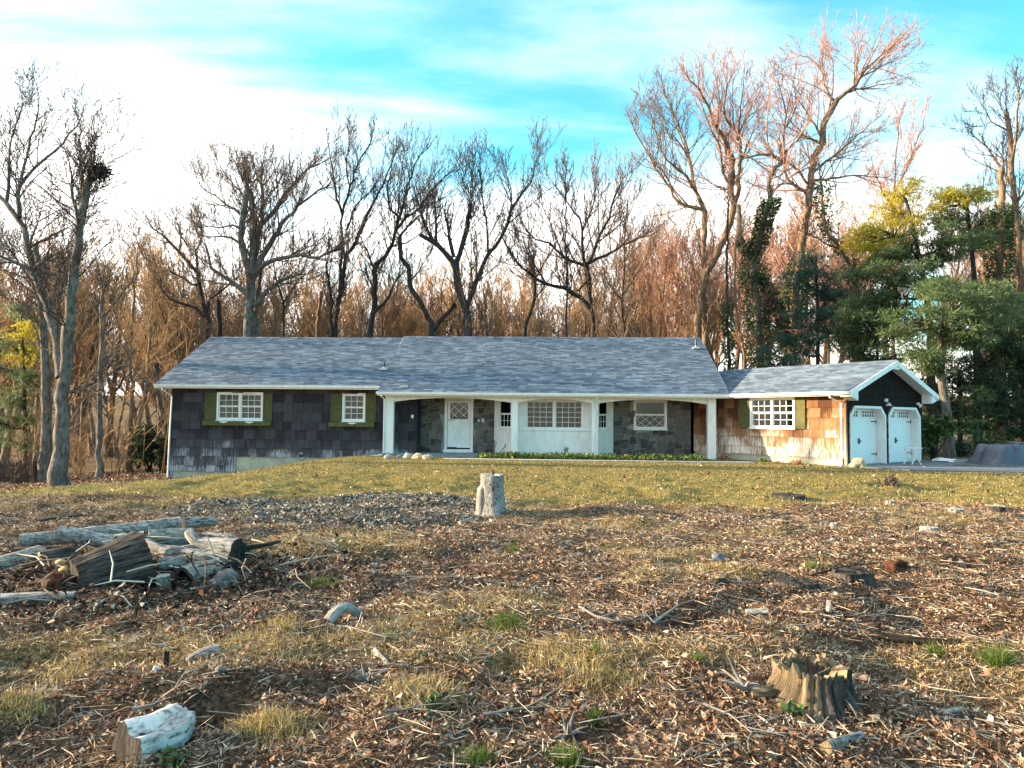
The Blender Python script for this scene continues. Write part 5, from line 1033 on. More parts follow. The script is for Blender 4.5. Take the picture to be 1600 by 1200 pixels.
conifer('pine at the far left edge with green needle boughs behind the fence', [(40, 715), (38, 620), (36, 540), (34, 480)], 7, 3, 40,
        [(35, 490, 22, 12), (45, 515, 26, 14, 'pine_sun'), (20, 540, 30, 14), (50, 555, 26, 14, 'pine_sun'), (10, 575, 30, 14), (40, 595, 30, 14), (15, 625, 34, 16), (45, 650, 28, 16), (5, 660, 30, 16), (30, 690, 36, 12)], 'pine', 'bark_dark', 1.3, 9, 22)

# ---- shrubs
def leaf_shrub(label, px, py, D, w, h, m, n, ln, wd, cat='shrub', seed=3, name='shrub', lift=.1):
    random.seed(seed); c = at(px, py, D); gz = float(g(c[0], c[1])); root = thing(name, label, cat, (c[0], c[1], gz)); k = D/F_PX; W_, H_ = w*k/2, h*k; Tt = Tubes(); l_ = []
    for j in range(16):
        a = random.uniform(0, 6.28); q = Vector((c[0]+math.cos(a)*W_*random.random()*.8, c[1]+math.sin(a)*W_*.7*random.random(), gz+H_*random.uniform(lift+.12, .85)))
        Tt.add([(c[0]+random.gauss(0, .08), c[1]+random.gauss(0, .08), gz-.05), tuple(Vector((c[0], c[1], gz)).lerp(q, .5)+Vector((random.gauss(0, .1), 0, .1))), tuple(q)], [.03, .022, .01], 5)
        r_ = W_*random.uniform(.32, .5); nn = n//16; d = rdirs(nn, .2); P = d*(r_*RNG.random(nn)[:, None]**.4)*np.array([1, 1, .75])+np.array(q); P[:, 2] = np.maximum(P[:, 2], gz+.03)
        l_.append(quads(P, unit(d*.8+rdirs(nn)*.7), rdirs(nn, 1.0), ln*(.6+.7*RNG.random(nn)), wd, .15))
    me = Tt.mesh('stems', True); v = np.empty(len(me.vertices)*3, np.float32); me.vertices.foreach_get('co', v); me.vertices.foreach_set('co', (v.reshape(-1, 3)-np.array(root.location)).astype(np.float32).ravel()); me.update()
    place('stem', me, M['bark_dark'], root); leafpart('foliage', l_, M[m], root); return root
leaf_shrub('glossy green laurel bush against the garage side wall by the pine trunk', 1459, 705, 31.5, 54, 72, 'laurel', 2600, .17, .07)
leaf_shrub('shrub of curled pinkish brown dead leaves above the garage ridge', 1386, 600, 34, 50, 70, 'brownleaf', 1700, .15, .09, seed=5, lift=.4)
leaf_shrub('dark evergreen rhododendron by the left corner of the house', 232, 715, 37, 60, 78, 'pine_d', 2600, .20, .07, seed=6)
leaf_shrub('low dark evergreen bush beside the house corner downspout', 256, 700, 36, 26, 66, 'pine_d', 900, .16, .06, seed=7)
leaf_shrub('russet leafless bush glowing in the sun behind the left house corner', 252, 725, 39, 26, 36, 'brownleaf', 700, .10, .04, seed=8)
leaf_shrub('low olive bush under the young evergreen by the driveway', 1500, 708, 34.5, 60, 22, 'pine_d', 900, .14, .05, seed=9)
leaf_shrub('small golden-brown bush showing above the garage roof valley', 1192, 590, 38, 22, 60, 'brownleaf', 500, .13, .07, seed=10, lift=.5)
def bare_shrub(label, px, py, D, hpx, n, m, fan=.9, seed=4, tl=.8, name='bare_shrub', group=None, cat='shrub'):
    random.seed(seed); c = at(px, py, D); gz = float(g(c[0], c[1])); T = Tubes(); H_ = hpx*D/F_PX
    for k in range(n):
        a = random.uniform(0, 6.28); s = random.random()*fan; d = Vector((math.cos(a)*s, math.sin(a)*s, 1)).normalized(); twig(T, (random.gauss(0, .1), random.gauss(0, .1), -.05), d, H_*random.uniform(.7, 1.1), .022, 0, .15, (7, 4), .008)
    root = thing(name, label, cat, (c[0], c[1], gz), 0, group); place('stem', T.mesh('stem', True), M[m], root); return root
bare_shrub('pale tangled bare shrub showing over the garage roof', 1265, 600, 36, 140, 16, 'cut_grey', .8, 4)
bare_shrub('small dark twiggy dead bush on the lawn right of the garage', *[*(1392, 772)], 18, 20, 14, 'twig_dark', 1.1, 5)
for i, (x, y, D, h, m, lb) in enumerate([(120, 735, 36, 95, 'twig_gold', 'straw-coloured brush beside the forked oak trunk'), (182, 728, 37, 110, 'twig', 'grey brown brush between the thin trunk and the house'), (215, 735, 40, 90, 'twig_gold', 'golden brush near the rhododendron'), (100, 728, 41, 120, 'twig_red', 'reddish brush behind the forked oak'), (25, 735, 33, 60, 'twig', 'low grey brush in front of the brown fence'), (1040, 560, 46, 230, 'twig_red', 'pinkish thicket rising behind the right half of the ridge'), (1005, 560, 50, 190, 'twig_red', 'reddish thicket left of the long-limbed tree'), (1075, 560, 49, 210, 'twig_red', 'reddish thicket under the curving tall tree'), (1250, 560, 47, 280, 'twig_red', 'russet thicket behind the tallest tree'), (1320, 520, 46, 240, 'twig_red', 'russet thicket left of the yellow pine'), (1475, 640, 46, 340, 'twig_gold', 'golden thicket behind the tall pines')]):
    bare_shrub(lb, x, y, D, h*.8, 10, m, .5, 40+i, name='brush', cat='brush')
# thin young stems crowding the wood's edge left of the house
random.seed(9); Ts = Tubes()
for k in range(150):
    d = random.uniform(33, 62); u = random.uniform(-80, 262) if d < 40 else random.uniform(-80, 1250); x = (u-800)/F_PX*d
    if (x > -15.5 and d < 46) or (x < -15.5 and random.random() < .5): continue
    hh = random.uniform(2.5, 9) if x < -14 else random.uniform(8, 12.5)
    twig(Ts, (x, d, float(g(x, d))-.1), Vector((random.gauss(0, .1), random.gauss(0, .1), 1)).normalized(), hh, random.uniform(.015, .035), 0, .2, (7, 4), .009)
tag(place('undergrowth', Ts.mesh('undergrowth', True), M['twig_gold']), 'tangle of thin saplings along the edge of the wood', kind='stuff')

M['hollow'] = m_noise([(.3, (.025, .017, .011)), (.7, (.14, .10, .065))], 20, 5, (1, 1, 1), .8, .02)('rotted_hollow')
M['log_white'] = m_barkl((.04, .037, .034), (.62, .60, .57), 26, 12, 1.0, .36, .52)('bleached_log_bark'); M['log_black'] = m_barkl((.008, .007, .006), (.045, .038, .033))('charred_bark')
# ------------------------------------------------------------------ stumps, logs and other things on the ground
def ring_tube(pts, rad, n, seed, lump=.08, fur=.03, flare=None):
    """a rough barked round: rings along pts with lumps and furrows; returns verts, faces and the two end rings"""
    rr = random.Random(seed); P = [Vector(p) for p in pts]; k = len(P); V, F = [], []
    ph = [rr.uniform(0, 6.28) for _ in range(6)]; am = [rr.uniform(.4, 1)*lump/(i+1)**.5 for i in range(4)]; fr_ = [rr.gauss(0, fur) for _ in range(n)]
    t0 = (P[-1]-P[0]).normalized(); a = t0.cross(Vector((.1, .2, .97)) if abs(t0.z) < .9 else Vector((1, .1, 0))).normalized()
    for i in range(k):
        t = (P[min(i+1, k-1)]-P[max(i-1, 0)]).normalized(); a = (a-t*a.dot(t)).normalized(); c = t.cross(a)
        for j in range(n):
            th = 2*math.pi*j/n; s = 1+sum(am[q]*math.sin((q+2)*th+ph[q]+i*.25*(q+1)*rr.uniform(.9, 1.1)*0+i*.18*(q-1)) for q in range(4))+fr_[j]+rr.gauss(0, fur*.35)
            if flare: s *= 1+flare(i/(k-1))*(.6+.8*max(0, math.sin(4*th+ph[5]))**2)
            V.append(P[i]+(a*math.cos(th)+c*math.sin(th))*rad[i]*s)
    for i in range(k-1):
        for j in range(n): F.append((i*n+j, i*n+(j+1) % n, (i+1)*n+(j+1) % n, (i+1)*n+j))
    s_ = 0.0; bk = []
    for i in range(k):
        if i: s_ += (P[i]-P[i-1]).length
        bk += [(math.cos(2*math.pi*j/n)*max(rad)+seed*.37, math.sin(2*math.pi*j/n)*max(rad), s_+seed*.11) for j in range(n)]
    BK[0] = bk; return V, F, list(range(n)), list(range((k-1)*n, k*n))
def barkmesh(name, V, F, m, root, bk=None):
    me = bpy.data.meshes.new(name); used = sorted({i for f in F for i in f}); mp = {i: q for q, i in enumerate(used)}
    me.from_pydata([tuple(V[i]) for i in used], [], [tuple(mp[i] for i in f) for f in F]); me.polygons.foreach_set('use_smooth', np.ones(len(me.polygons), dtype=bool))
    a = me.attributes.new('bk', 'FLOAT_VECTOR', 'POINT'); b = bk or BK[0]; a.data.foreach_set('vector', np.array([b[i] for i in used], np.float32).ravel()); return place(name, me, M[m], root)
BK = [None]
def cap_mesh(ring, inset=.0, depth=.0, seed=0):
    """a sawn face: a ring-shouldered disc just inside the bark"""
    c = sum(ring, Vector())/len(ring); n = len(ring); V = [c.lerp(p, .99) for p in ring]+[c.lerp(p, .55)+Vector((0, 0, 0)) for p in ring]+[c]
    F = [(i, (i+1) % n, n+(i+1) % n, n+i) for i in range(n)]+[(n+i, n+(i+1) % n, 2*n) for i in range(n)]; return V, F
def log(label, p0, p1, r0, r1, bark, cut='cut_grey', seed=1, n=20, bend=0.0, lump=.06, fur=.025, name='log', cat='log', knots=(), hollow=False, group=None, sag=0.0, flare=None):
    p0, p1 = Vector(p0), Vector(p1); k = max(6, int((p1-p0).length/.07)); rr = random.Random(seed); side = (p1-p0).cross(Vector((0, 0, 1))).normalized()
    pts = []; rad = []
    for i in range(k+1):
        t = i/k; pts.append(p0.lerp(p1, t)+side*bend*math.sin(math.pi*t)+Vector((0, 0, -sag*math.sin(math.pi*t)))); r = r0+(r1-r0)*t
        for kt in knots: r *= 1+.16*math.exp(-((t-kt)/.02)**2)
        rad.append(r*(1+rr.gauss(0, .012)))
    V, F, A, B = ring_tube(pts, rad, n, seed, lump, fur, flare); ctr = (p0+p1)/2; root = thing(name, label, cat, (ctr.x, ctr.y, min(p0.z, p1.z)-max(r0, r1)), 0, group); o = Vector(root.location)
    barkmesh('bark', [v-o for v in V], F, bark, root)
    for ring, e, flip in ((A, p0, 1), (B, p1, 0)):
        R_ = [V[i] for i in ring]; cv, cf = cap_mesh(R_); m = M[cut]
        if hollow and flip: 
            c = sum(R_, Vector())/len(R_); d = (p1-p0).normalized(); nn = len(R_); cv = [c.lerp(p, .99) for p in R_]+[c.lerp(p, .72) for p in R_]+[c.lerp(p, .60)+d*r0*1.4 for p in R_]+[c+d*r0*1.5]
            cf = [(i, (i+1) % nn, nn+(i+1) % nn, nn+i) for i in range(nn)]+[(nn+i, nn+(i+1) % nn, 2*nn+(i+1) % nn, 2*nn+i) for i in range(nn)]+[(2*nn+i, 2*nn+(i+1) % nn, 3*nn) for i in range(nn)]
        me = bpy.data.meshes.new('cut_face'); me.from_pydata([tuple(v-o) for v in cv], [], cf); place('cut_face', me, m, root)
    return root
def stump(label, px, yb, yt, wt, wb, bark, cut='cut_grey', seed=1, n=26, tilt=(0, 0), lump=.07, fur=.05, hollow=False, bare=None, lobes=(), jag=.006, group=None):
    """standing stump: pixel centre, base and top rows and widths in the photo"""
    b = Vector(hit(px, yb)); d = (b-Vector((0, 0, CAM_Z))).dot(Vector(_f)); k = d/F_PX; b.y += wb*k*.35; b.z = float(g(b.x, b.y)); H = max(.04, (yb-yt-wb*.35*max(0, (yb-655)/F_PX))*k); rt, rb = wt*k/2, wb*k/2; kk = 9
    pts = [b+Vector((tilt[0]*i/kk*H, tilt[1]*i/kk*H, -.08+(H+.08)*i/kk)) for i in range(kk+1)]; rad = [rt+(rb-rt)*(1-i/kk)**2.2 for i in range(kk+1)]
    V, F, A, B = ring_tube(pts, rad, n, seed, lump, fur, (lambda t: .28*(1-t)**3)); rr = random.Random(seed)
    for i in range(len(V)):                                 # root flares
        t = (i//n)/kk; c = V[i]-pts[i//n]; an = math.degrees(math.atan2(c.y, c.x))
        for la, lw, ls_ in lobes:
            dl = (an-la+180) % 360-180; V[i] = V[i]+Vector((c.x, c.y, 0))*ls_*math.exp(-(dl/lw)**2)*(1-t)**1.6
    for i in B: V[i] = V[i]+Vector((0, 0, rr.gauss(0, jag)+ (V[i]-pts[-1]).dot(Vector((tilt[0], tilt[1], 0)))*.4))
    root = thing('tree_stump', label, 'stump', tuple(b), 0, group); 
    if bare:                                                # part of the flank has lost its bark
        def inb(f): c = sum((V[i] for i in f), Vector())/len(f)-b; return bare[0] < math.degrees(math.atan2(c.y, c.x)) % 360 < bare[1]
        barkmesh('bark', [v-b for v in V], [f for f in F if not inb(f)], bark, root); barkmesh('bare_wood', [v-b for v in V], [f for f in F if inb(f)], bare[2], root)
    else: barkmesh('bark', [v-b for v in V], F, bark, root)
    R_ = [V[i] for i in B]; c = sum(R_, Vector())/len(R_); nn = len(R_)
    if hollow: cv = [c.lerp(p, .99) for p in R_]+[c.lerp(p, .74)+Vector((0, 0, -.01)) for p in R_]+[c.lerp(p, .60)+Vector((0, 0, -hollow*.6)) for p in R_]+[c.lerp(p, .3)+Vector((0, 0, -hollow)) for p in R_]+[c+Vector((0, 0, -hollow))]
    else: cv = [c.lerp(p, .99) for p in R_]+[c.lerp(p, .75)+Vector((0, 0, rr.gauss(0, .006))) for p in R_]+[c.lerp(p, .45)+Vector((0, 0, rr.gauss(0, .008))) for p in R_]+[c.lerp(p, .2)+Vector((0, 0, rr.gauss(0, .008))) for p in R_]+[c]
    cf = [(l*nn+i, l*nn+(i+1) % nn, (l+1)*nn+(i+1) % nn, (l+1)*nn+i) for l in range(3) for i in range(nn)]+[(3*nn+i, 3*nn+(i+1) % nn, 4*nn) for i in range(nn)]
    
    if hollow: me = bpy.data.meshes.new('hollow'); me.from_pydata([tuple(v-b) for v in cv], [], cf[nn:]); place('hollow', me, M['hollow'], root); cf = cf[:nn]
    me = bpy.data.meshes.new('cut_face'); me.from_pydata([tuple(v-b) for v in cv], [], cf); place('cut_face', me, M[cut], root); return root, b, H, rt, rb, V, B
# the tall pale stump on the lawn's edge, with a shoulder on its left and a splinter on top
st, sb, sH, srt, srb, sV, sB = stump('tall weathered white stump standing alone in front of the bay window', 767, 806, 745, 38, 46, 'log_pale', 'cut_grey', 3, 30, (.02, 0), .05, .05)
kx = srt/19; bm_ = ring_tube([Vector((-.10, -.01, -.05)), Vector((-.115, -.01, .16)), Vector((-.115, 0, sH*.58)), Vector((-.05, 0, sH*.88))], [.18, .155, .135, .06], 14, 4, .1, .04)
me = bpy.data.meshes.new('shoulder'); me.from_pydata([tuple(v) for v in bm_[0]], [], bm_[1]+[tuple(bm_[3])]); me.polygons.foreach_set('use_smooth', np.ones(len(me.polygons), dtype=bool)); place('shoulder', me, M['log_pale'], st)
MB().tube([(.02, 0, sH-.03), (.025, 0, sH+.03), (.02, 0, sH+.075)], [.03, .018, .006], 6).build('splinter', M['bark_dark'], st)
# big hollow stump in the foreground with its root buttresses
M['bare'] = m_barkl((.035, .024, .015), (.25, .19, .125), 46, 7, 1.0, .34, .62)('bare_stump_wood')
hs, hb, hH, hrt, hrb, hV, hB = stump('big hollow stump in the right foreground, rotten rim and pale left flank', 1288, 1112, 1052, 104, 140, 'log_dark', 'rotpale', 8, 72, (.05, .02), .05, .045, hollow=.13, bare=(150, 262, 'bare'), lobes=((178, 13, .75), (212, 12, .55), (246, 10, .5), (318, 14, .35), (352, 12, .5), (60, 20, .3)), jag=.018)
rc_ = MB(); rn = random.Random(4)
for k in range(44):                                         # torn fibres standing on the far rim
    a = rn.uniform(.7, 2.6); q = Vector((math.cos(a)*hrt*.9, math.sin(a)*hrt*.9, hH-.01)); h = rn.uniform(.012, .05); rc_.bar(tuple(q), tuple(q+Vector((rn.gauss(0, .012), rn.gauss(0, .012), h))), *(rn.uniform(.010, .028), .008))
rc_.build('torn_rim', M['rotpale'], hs, kind='stuff')
q = hit(1203, 1100); log('pale broken root end lying left of the hollow stump', (q[0]-.08, q[1]+.06, q[2]+.03), (q[0]+.06, q[1]+.10, q[2]+.035), .022, .038, 'bare', 'rotpale', 31, 14, .02, .25, .12, name='root_piece', cat='root')
# low cut stumps across the clearing
for (px, yb, yt, wt, wb, bk, ct, sd_, lb) in ((1240, 782, 773, 50, 58, 'log_dark', 'bark_dark', 41, 'wide dark flat stump at the edge of the lawn in front of the garage window'), (1458, 832, 822, 28, 33, 'log_grey', 'cut_grey', 42, 'small round stump with pale sawn top at the right of the clearing'),
        (1498, 803, 796, 21, 25, 'log_grey', 'cut_grey', 43, 'small low stump near the right edge beyond the pale-topped one'), (1563, 801, 793, 24, 28, 'log_dark', 'cut_grey', 44, 'low dark stump furthest to the right by the lawn'), (1256, 921, 905, 66, 74, 'log_dark', 'bark_dark', 45, 'wide ridged stump sawn low, left of the two side by side'),
        (1345, 912, 894, 58, 68, 'log_dark', 'bark_dark', 46, 'wide ridged stump sawn low, right of the two beside rotten wood'), (1530, 904, 893, 40, 48, 'log_dark', 'rotpale', 47, 'low crumbling stump near the right edge of the clearing'), (1124, 912, 903, 26, 32, 'log_dark', 'rotpale', 48, 'small ragged stump in the middle of the clearing'), (257, 1045, 1020, 9, 12, 'log_dark', 'cut', 49, 'thin peg-like stump between the log pile and the white log'),
        (1393, 790, 783, 12, 15, 'log_grey', 'cut_grey', 50, 'tiny cut stump just right of the dead bush'), (1306, 826, 818, 10, 13, 'log_pale', 'cut_grey', 51, 'tiny pale upright stub in the leaves below the wide dark stump')):
    stump(lb, px, yb, yt, wt, wb, bk, ct, sd_, 22, (random.uniform(-.15, .15), 0), .08, .07)
# the log pile
def A_(px, py, d): return at(px, py, d)
K = 1/F_PX
LG = [('giant dark furrowed log leaning on the front of the pile', (114, 908), 6.50, 34, (219, 882), 6.92, 54, 'log_dark', 'bark_dark', dict(n=80, lump=.05, fur=.022)),
 ('long pale birch-like log with dark rings along the back of the pile', (30, 846), 8.1, 12, (282, 819), 9.0, 11, 'log_pale', 'cut', dict(knots=(.42, .54, .63, .75, .86, .94))),
 ('short grey log end beyond the right tip of the long pale log', (286, 818), 9.2, 9, (336, 815), 9.5, 7, 'log_grey', 'bark_dark', {}),
 ('pale split log with yellow cut end lying across the top of the pile', (90, 833), 7.75, 12, (178, 847), 7.9, 11, 'log_pale', 'cut', dict(lump=.14, fur=.06)),
 ('mossy dark log reaching out of the photo at the left of the pile', (-25, 894), 7.1, 18, (62, 864), 7.8, 13, 'log_moss', 'cut', {}),
 ('short dark log under the pale split log, brown end towards us', (62, 876), 7.5, 14, (122, 864), 7.75, 14, 'log_dark', 'cut', {}),
 ('thin grey log flat on the ground at the lower left of the pile', (-20, 939), 6.5, 9, (116, 933), 6.6, 7, 'log_grey', 'rotpale', dict(lump=.1)),
 ('rounded lichen-grey log in the middle of the pile', (232, 843), 7.8, 15, (300, 840), 8.0, 14, 'log_moss', 'cut_grey', dict(lump=.12)),
 ('thick pale grey log chunk at the right end of the pile', (316, 864), 7.45, 24, (372, 870), 7.35, 27, 'log_grey', 'bark_dark', dict(lump=.09, fur=.04)),
 ('small white birch piece lying in the middle of the pile', (249, 883), 7.05, 10, (291, 876), 7.15, 10, 'log_pale', 'cut_grey', {}),
 ('grey log with a hollow dark end facing us at the front of the pile', (286, 907), 6.75, 19, (338, 892), 7.2, 15, 'log_moss', 'bark_dark', dict(hollow=True)),
 ('short upright piece standing beside the hollow-ended log', (256, 926), 6.75, 11, (255, 899), 6.75, 11, 'log_moss', 'cut_grey', {}),
 ('dark short log wedged behind the giant log', (196, 840), 7.7, 11, (246, 852), 7.8, 12, 'log_dark', 'bark_dark', {}),
 ('pale slab of wood on the ground behind the right end of the pile', (322, 836), 8.4, 6, (360, 842), 8.3, 7, 'log_pale', 'cut_grey', dict(lump=.2)),
 ('forked grey branch lying over the grey chunk', (296, 832), 7.7, 8, (330, 862), 7.55, 6, 'log_grey', 'cut_grey', dict(bend=.04)),
 ('thin grey branch under the rounded log', (262, 862), 7.5, 6, (318, 852), 7.6, 5, 'log_grey', 'cut_grey', {}),
 ('second dark log sunk in the pile below the rounded log', (214, 866), 7.6, 13, (300, 868), 7.7, 12, 'log_dark', 'bark_dark', {}),
 ('dark log at the back left under the long pale log', (20, 868), 7.9, 12, (150, 862), 8.1, 12, 'log_dark', 'bark_dark', {}),
 ('blackened log lying low behind the giant log', (140, 880), 7.2, 14, (250, 886), 7.3, 13, 'log_dark', 'bark_dark', {}),
 ('thin pale stick at the foot of the grey chunk', (368, 895), 7.0, 4, (402, 900), 6.95, 3, 'log_grey', 'cut_grey', {}),
 ('dead branch sticking out to the right of the pile', (372, 858), 7.5, 5, (438, 846), 7.7, 2.5, 'log_dark', 'cut_grey', dict(bend=.03)),
 ('second dead branch trailing right from the pile', (378, 866), 7.3, 4, (428, 876), 7.2, 2, 'log_dark', 'cut_grey', dict(bend=-.03)),
 ('big white bleached log with dark split end in the lower left corner', (192, 1182), 3.72, 30, (280, 1132), 4.15, 20, 'log_white', 'bark_dark', dict(n=44, lump=.24, fur=.05, bend=.05)),
 ('weathered grey stick with broken bark in the bottom right', (1292, 1172), 3.72, 9, (1347, 1150), 3.85, 6, 'log_grey', 'rotpale', dict(lump=.1)),
 ('long black charred branch lying in the right foreground', (1372, 994), 5.05, 6, (1506, 1005), 4.9, 3.5, 'log_black', 'bark_dark', dict(lump=.14, bend=.03)),
 ('curved grey pipe-like branch on the leaves left of centre', (512, 972), 5.40, 9, (560, 962), 5.55, 8, 'log_grey', 'bark_dark', dict(sag=-.09)),
 ('white peeled stick on the leaves below centre left', (586, 1018), 4.8, 5, (606, 1040), 4.65, 4, 'log_pale', 'cut_grey', {}),
 ('peeled stick lying next to the white one, its grey neighbour', (604, 1040), 4.63, 4, (638, 1042), 4.62, 3, 'log_grey', 'cut_grey', {}),
 ('white wooden slab lying flat right of centre', (1166, 958), 5.6, 6, (1200, 956), 5.62, 6, 'log_pale', 'cut_grey', dict(lump=.25)),
 ('short white upright piece of wood in the right clearing', (1296, 956), 5.62, 5, (1294, 940), 5.62, 4, 'log_pale', 'cut_grey', {}),
 ('curved grey root arching over the leaves near the peg-like stump', (292, 1038), 4.72, 7, (340, 1018), 4.9, 9, 'log_grey', 'rotpale', dict(sag=-.02, lump=.12)),
 ('pale flat slab of bark beside the tall white stump', (718, 817), 11.2, 3, (737, 812), 11.5, 3.5, 'log_pale', 'cut_grey', {}),
 ('white stick with flat end in the far right foreground', (1478, 1115), 4.0, 6, (1500, 1110), 4.02, 5, 'log_pale', 'cut_grey', {}),
 ('fallen grey branch at the wood edge by the brown fence', (60, 812), 10.4, 4, (128, 806), 11.2, 3, 'log_dark', 'cut_grey', dict(bend=.1))]

LG += [('grey barky log under the lichen-grey one, its right end lower', (236, 862), 7.65, 12, (306, 868), 7.5, 11, 'log_grey', 'bark_dark', {}, 1),
 ('pale knotted log end poking up between the giant log and the rounded log', (228, 850), 7.3, 9, (262, 866), 7.15, 8, 'log_pale', 'cut_grey', dict(lump=.12), 1),
 ('short mossy block at the back of the pile under the long pale log', (180, 848), 8.0, 13, (226, 842), 8.1, 13, 'log_moss', 'bark_dark', {}, 1),
 ('dark log stub between the giant log and the small white birch piece', (226, 900), 7.1, 12, (256, 890), 7.2, 11, 'log_dark', 'bark_dark', {}, 1),
 ('grey split log behind the hollow-ended log', (284, 890), 7.1, 9, (344, 880), 7.2, 9, 'log_grey', 'cut_grey', dict(lump=.15), 1),
 ('dark rounded log at the back right of the pile', (296, 846), 8.0, 13, (344, 850), 7.9, 12, 'log_dark', 'bark_dark', {}, 1)]
LG = [q if len(q) == 11 else (*q, 0) for q in LG]
for i, (lb, a, da, ra, b, db_, rb, bk, ct, kw, stacked) in enumerate(LG):
    p, q = list(A_(*a, da)), list(A_(*b, db_)); r0, r1 = ra*da*K, rb*db_*K
    if i in (6, 19, 21) or (i >= 22 and not stacked):                          # those that lie on the ground itself
        for v, r, (cx_, cy_), rp in ((p, r0, a, ra), (q, r1, b, rb)):
            h_ = hit(cx_, cy_+rp*.7); v[0], v[1] = h_[0], h_[1]+r*.3; v[2] = float(g(v[0], v[1]))+r*.72
        if 'upright' in lb: q[2] = p[2]+.09; q[0] = p[0]+.005; q[1] = p[1]
    nm = 'log' if max(ra*da, rb*db_)*K > .055 else 'stick'
    log(lb, p, q, r0, r1, bk, ct, 60+i, name=nm, cat='log' if nm == 'log' else 'stick', **kw)
def lump(name, label, cat, px, py, w, h, m, seed, dz=.0, sub=3, rough=.35, D=None, group=None):
    """a rough rounded piece: stone, clod or knot"""
    import bmesh
    c = Vector(hit(px, py)) if D is None else Vector(at(px, py, D)); d = (c-Vector(CAMP)).dot(Vector(_f)); k = d/F_PX; bm = bmesh.new(); bmesh.ops.create_icosphere(bm, subdivisions=sub, radius=1); rr = random.Random(seed); o = rr.uniform(0, 99)
    for v in bm.verts:
        n = v.co.normalized(); q = 1+rough*float(fbm(n.x*1.7+o, n.y*1.7+n.z*2.1+o, seed, 3)); v.co = Vector((n.x*w*k/2, n.y*(w+h)*k/4, max(-.35, n.z)*h*k*.62))*q
    me = bpy.data.meshes.new(name); bm.to_mesh(me); bm.free(); o_ = place(name, me, M[m], None, (c.x, c.y+w*k*.3, c.z+h*k*.22+dz)); tag(o_, label, cat, group)
    if sub > 2: me.polygons.foreach_set('use_smooth', np.ones(len(me.polygons), dtype=bool))
    return o_
lump('root_knot', 'knobbly grey root knot at the right foot of the log pile', 'root', 346, 917, 44, 24, 'log_grey', 3, rough=1.3)
lump('rotten_wood', 'crumbling red-brown rotten wood at the left end of the giant log', 'rotten wood', 88, 922, 36, 34, 'rot', 4, rough=1.3)
for i, (x, y, w) in enumerate(((92, 868+14, 16), (98, 893, 18), (86, 908, 12))): lump('wood_chunk', ['orange-yellow chunk of broken wood highest in the red rotten heap', 'orange-yellow chunk of broken wood in the middle of the red rotten heap', 'orange-yellow chunk of broken wood lowest in the red rotten heap'][i], 'wood chunk', x, y, w, 9, 'cut', 5+i, D=6.55)
lump('rotten_wood', 'reddish brown rotten clump behind the right-hand ridged stump', 'rotten wood', 1404, 894, 34, 22, 'rot', 9, rough=.9); lump('rotten_wood', 'dark rotten clod beside the reddish clump', 'rotten wood', 1380, 896, 22, 12, 'log_dark', 10, rough=.9)
lump('stone', 'blue-grey stone lying in the middle right of the clearing', 'stone', 1123, 878, 20, 14, 'tarp', 11, rough=.8)
lump('stone', 'white pebble-like stone in front of the log pile', 'stone', 243, 1050, 12, 10, 'log_white', 12); lump('stone', 'pale stone in the leaves behind the white log', 'stone', 340, 1054, 22, 14, 'log_pale', 13, rough=.9)
lump('stone', 'tan boulder with a dark hollow at the left garage door', 'stone', 1345, 731, 22, 15, 'rock_tan', 14, rough=.7)
lump('stone', 'white stone on the leaves between the two ridged stumps and the lawn', 'stone', 1303, 846, 10, 6, 'rock', 15)
for i, (x, y, w, h, m, lb) in enumerate([(606, 717, 14, 8, 'rock', 'grey rock next to the left porch post'), (622, 717, 12, 7, 'rock', 'smaller grey rock second from the left porch post'), (636, 716, 13, 9, 'log_white', 'whitish rock in the row before the porch'), (652, 717, 18, 10, 'rock_tan', 'tan rock in the row before the porch'), (668, 718, 16, 9, 'rock_tan', 'reddish tan rock at the right end of the row before the porch')]): lump('rock', lb, 'rock', x, y, w, h, m, 30+i, rough=.5)
# loose brushwood and bark in and around the pile: too much to count
random.seed(12); T = Tubes(); q0 = hit(190, 925)
for k in range(200):
    x, y = q0[0]+random.gauss(.1, .75), q0[1]+random.gauss(.75, .55)
    if not 5.9 < y < 10: continue
    a = random.uniform(0, 6.28); l = random.uniform(.1, .55); z = float(g(x, y))+random.random()**2*.22; dz = random.gauss(0, .12)
    T.add([(x, y, z), (x+math.cos(a)*l*.5, y+math.sin(a)*l*.5, z+dz*.5+.02), (x+math.cos(a+.2)*l, y+math.sin(a+.2)*l, max(float(g(x, y)), z+dz))], [.008, .007, .003], 5)
tag(place('brushwood', T.mesh('brushwood', True), twm), 'loose sticks and bark littered through the log pile', kind='stuff')
nq = 5200; x = q0[0]+RNG.normal(size=nq)*.95; y = q0[1]+.5+RNG.normal(size=nq)*.6; P = on_ground(x, y, .006); P[:, 2] += .08*RNG.random(nq)**3
M['darkleaf'] = m_island([(0, (.010, .007, .006)), (.6, (.045, .026, .018)), (.9, (.12, .06, .035)), (1, (.40, .36, .32))], .85, .15)('dark_litter')
stuff('bark_litter', [quads(P, tilt_dirs(nq, -.1, .6), rdirs(nq, .9), .05*(.5+RNG.random(nq)), .03, .2)], M['darkleaf'], 'dark bark scraps and leaves under the log pile')
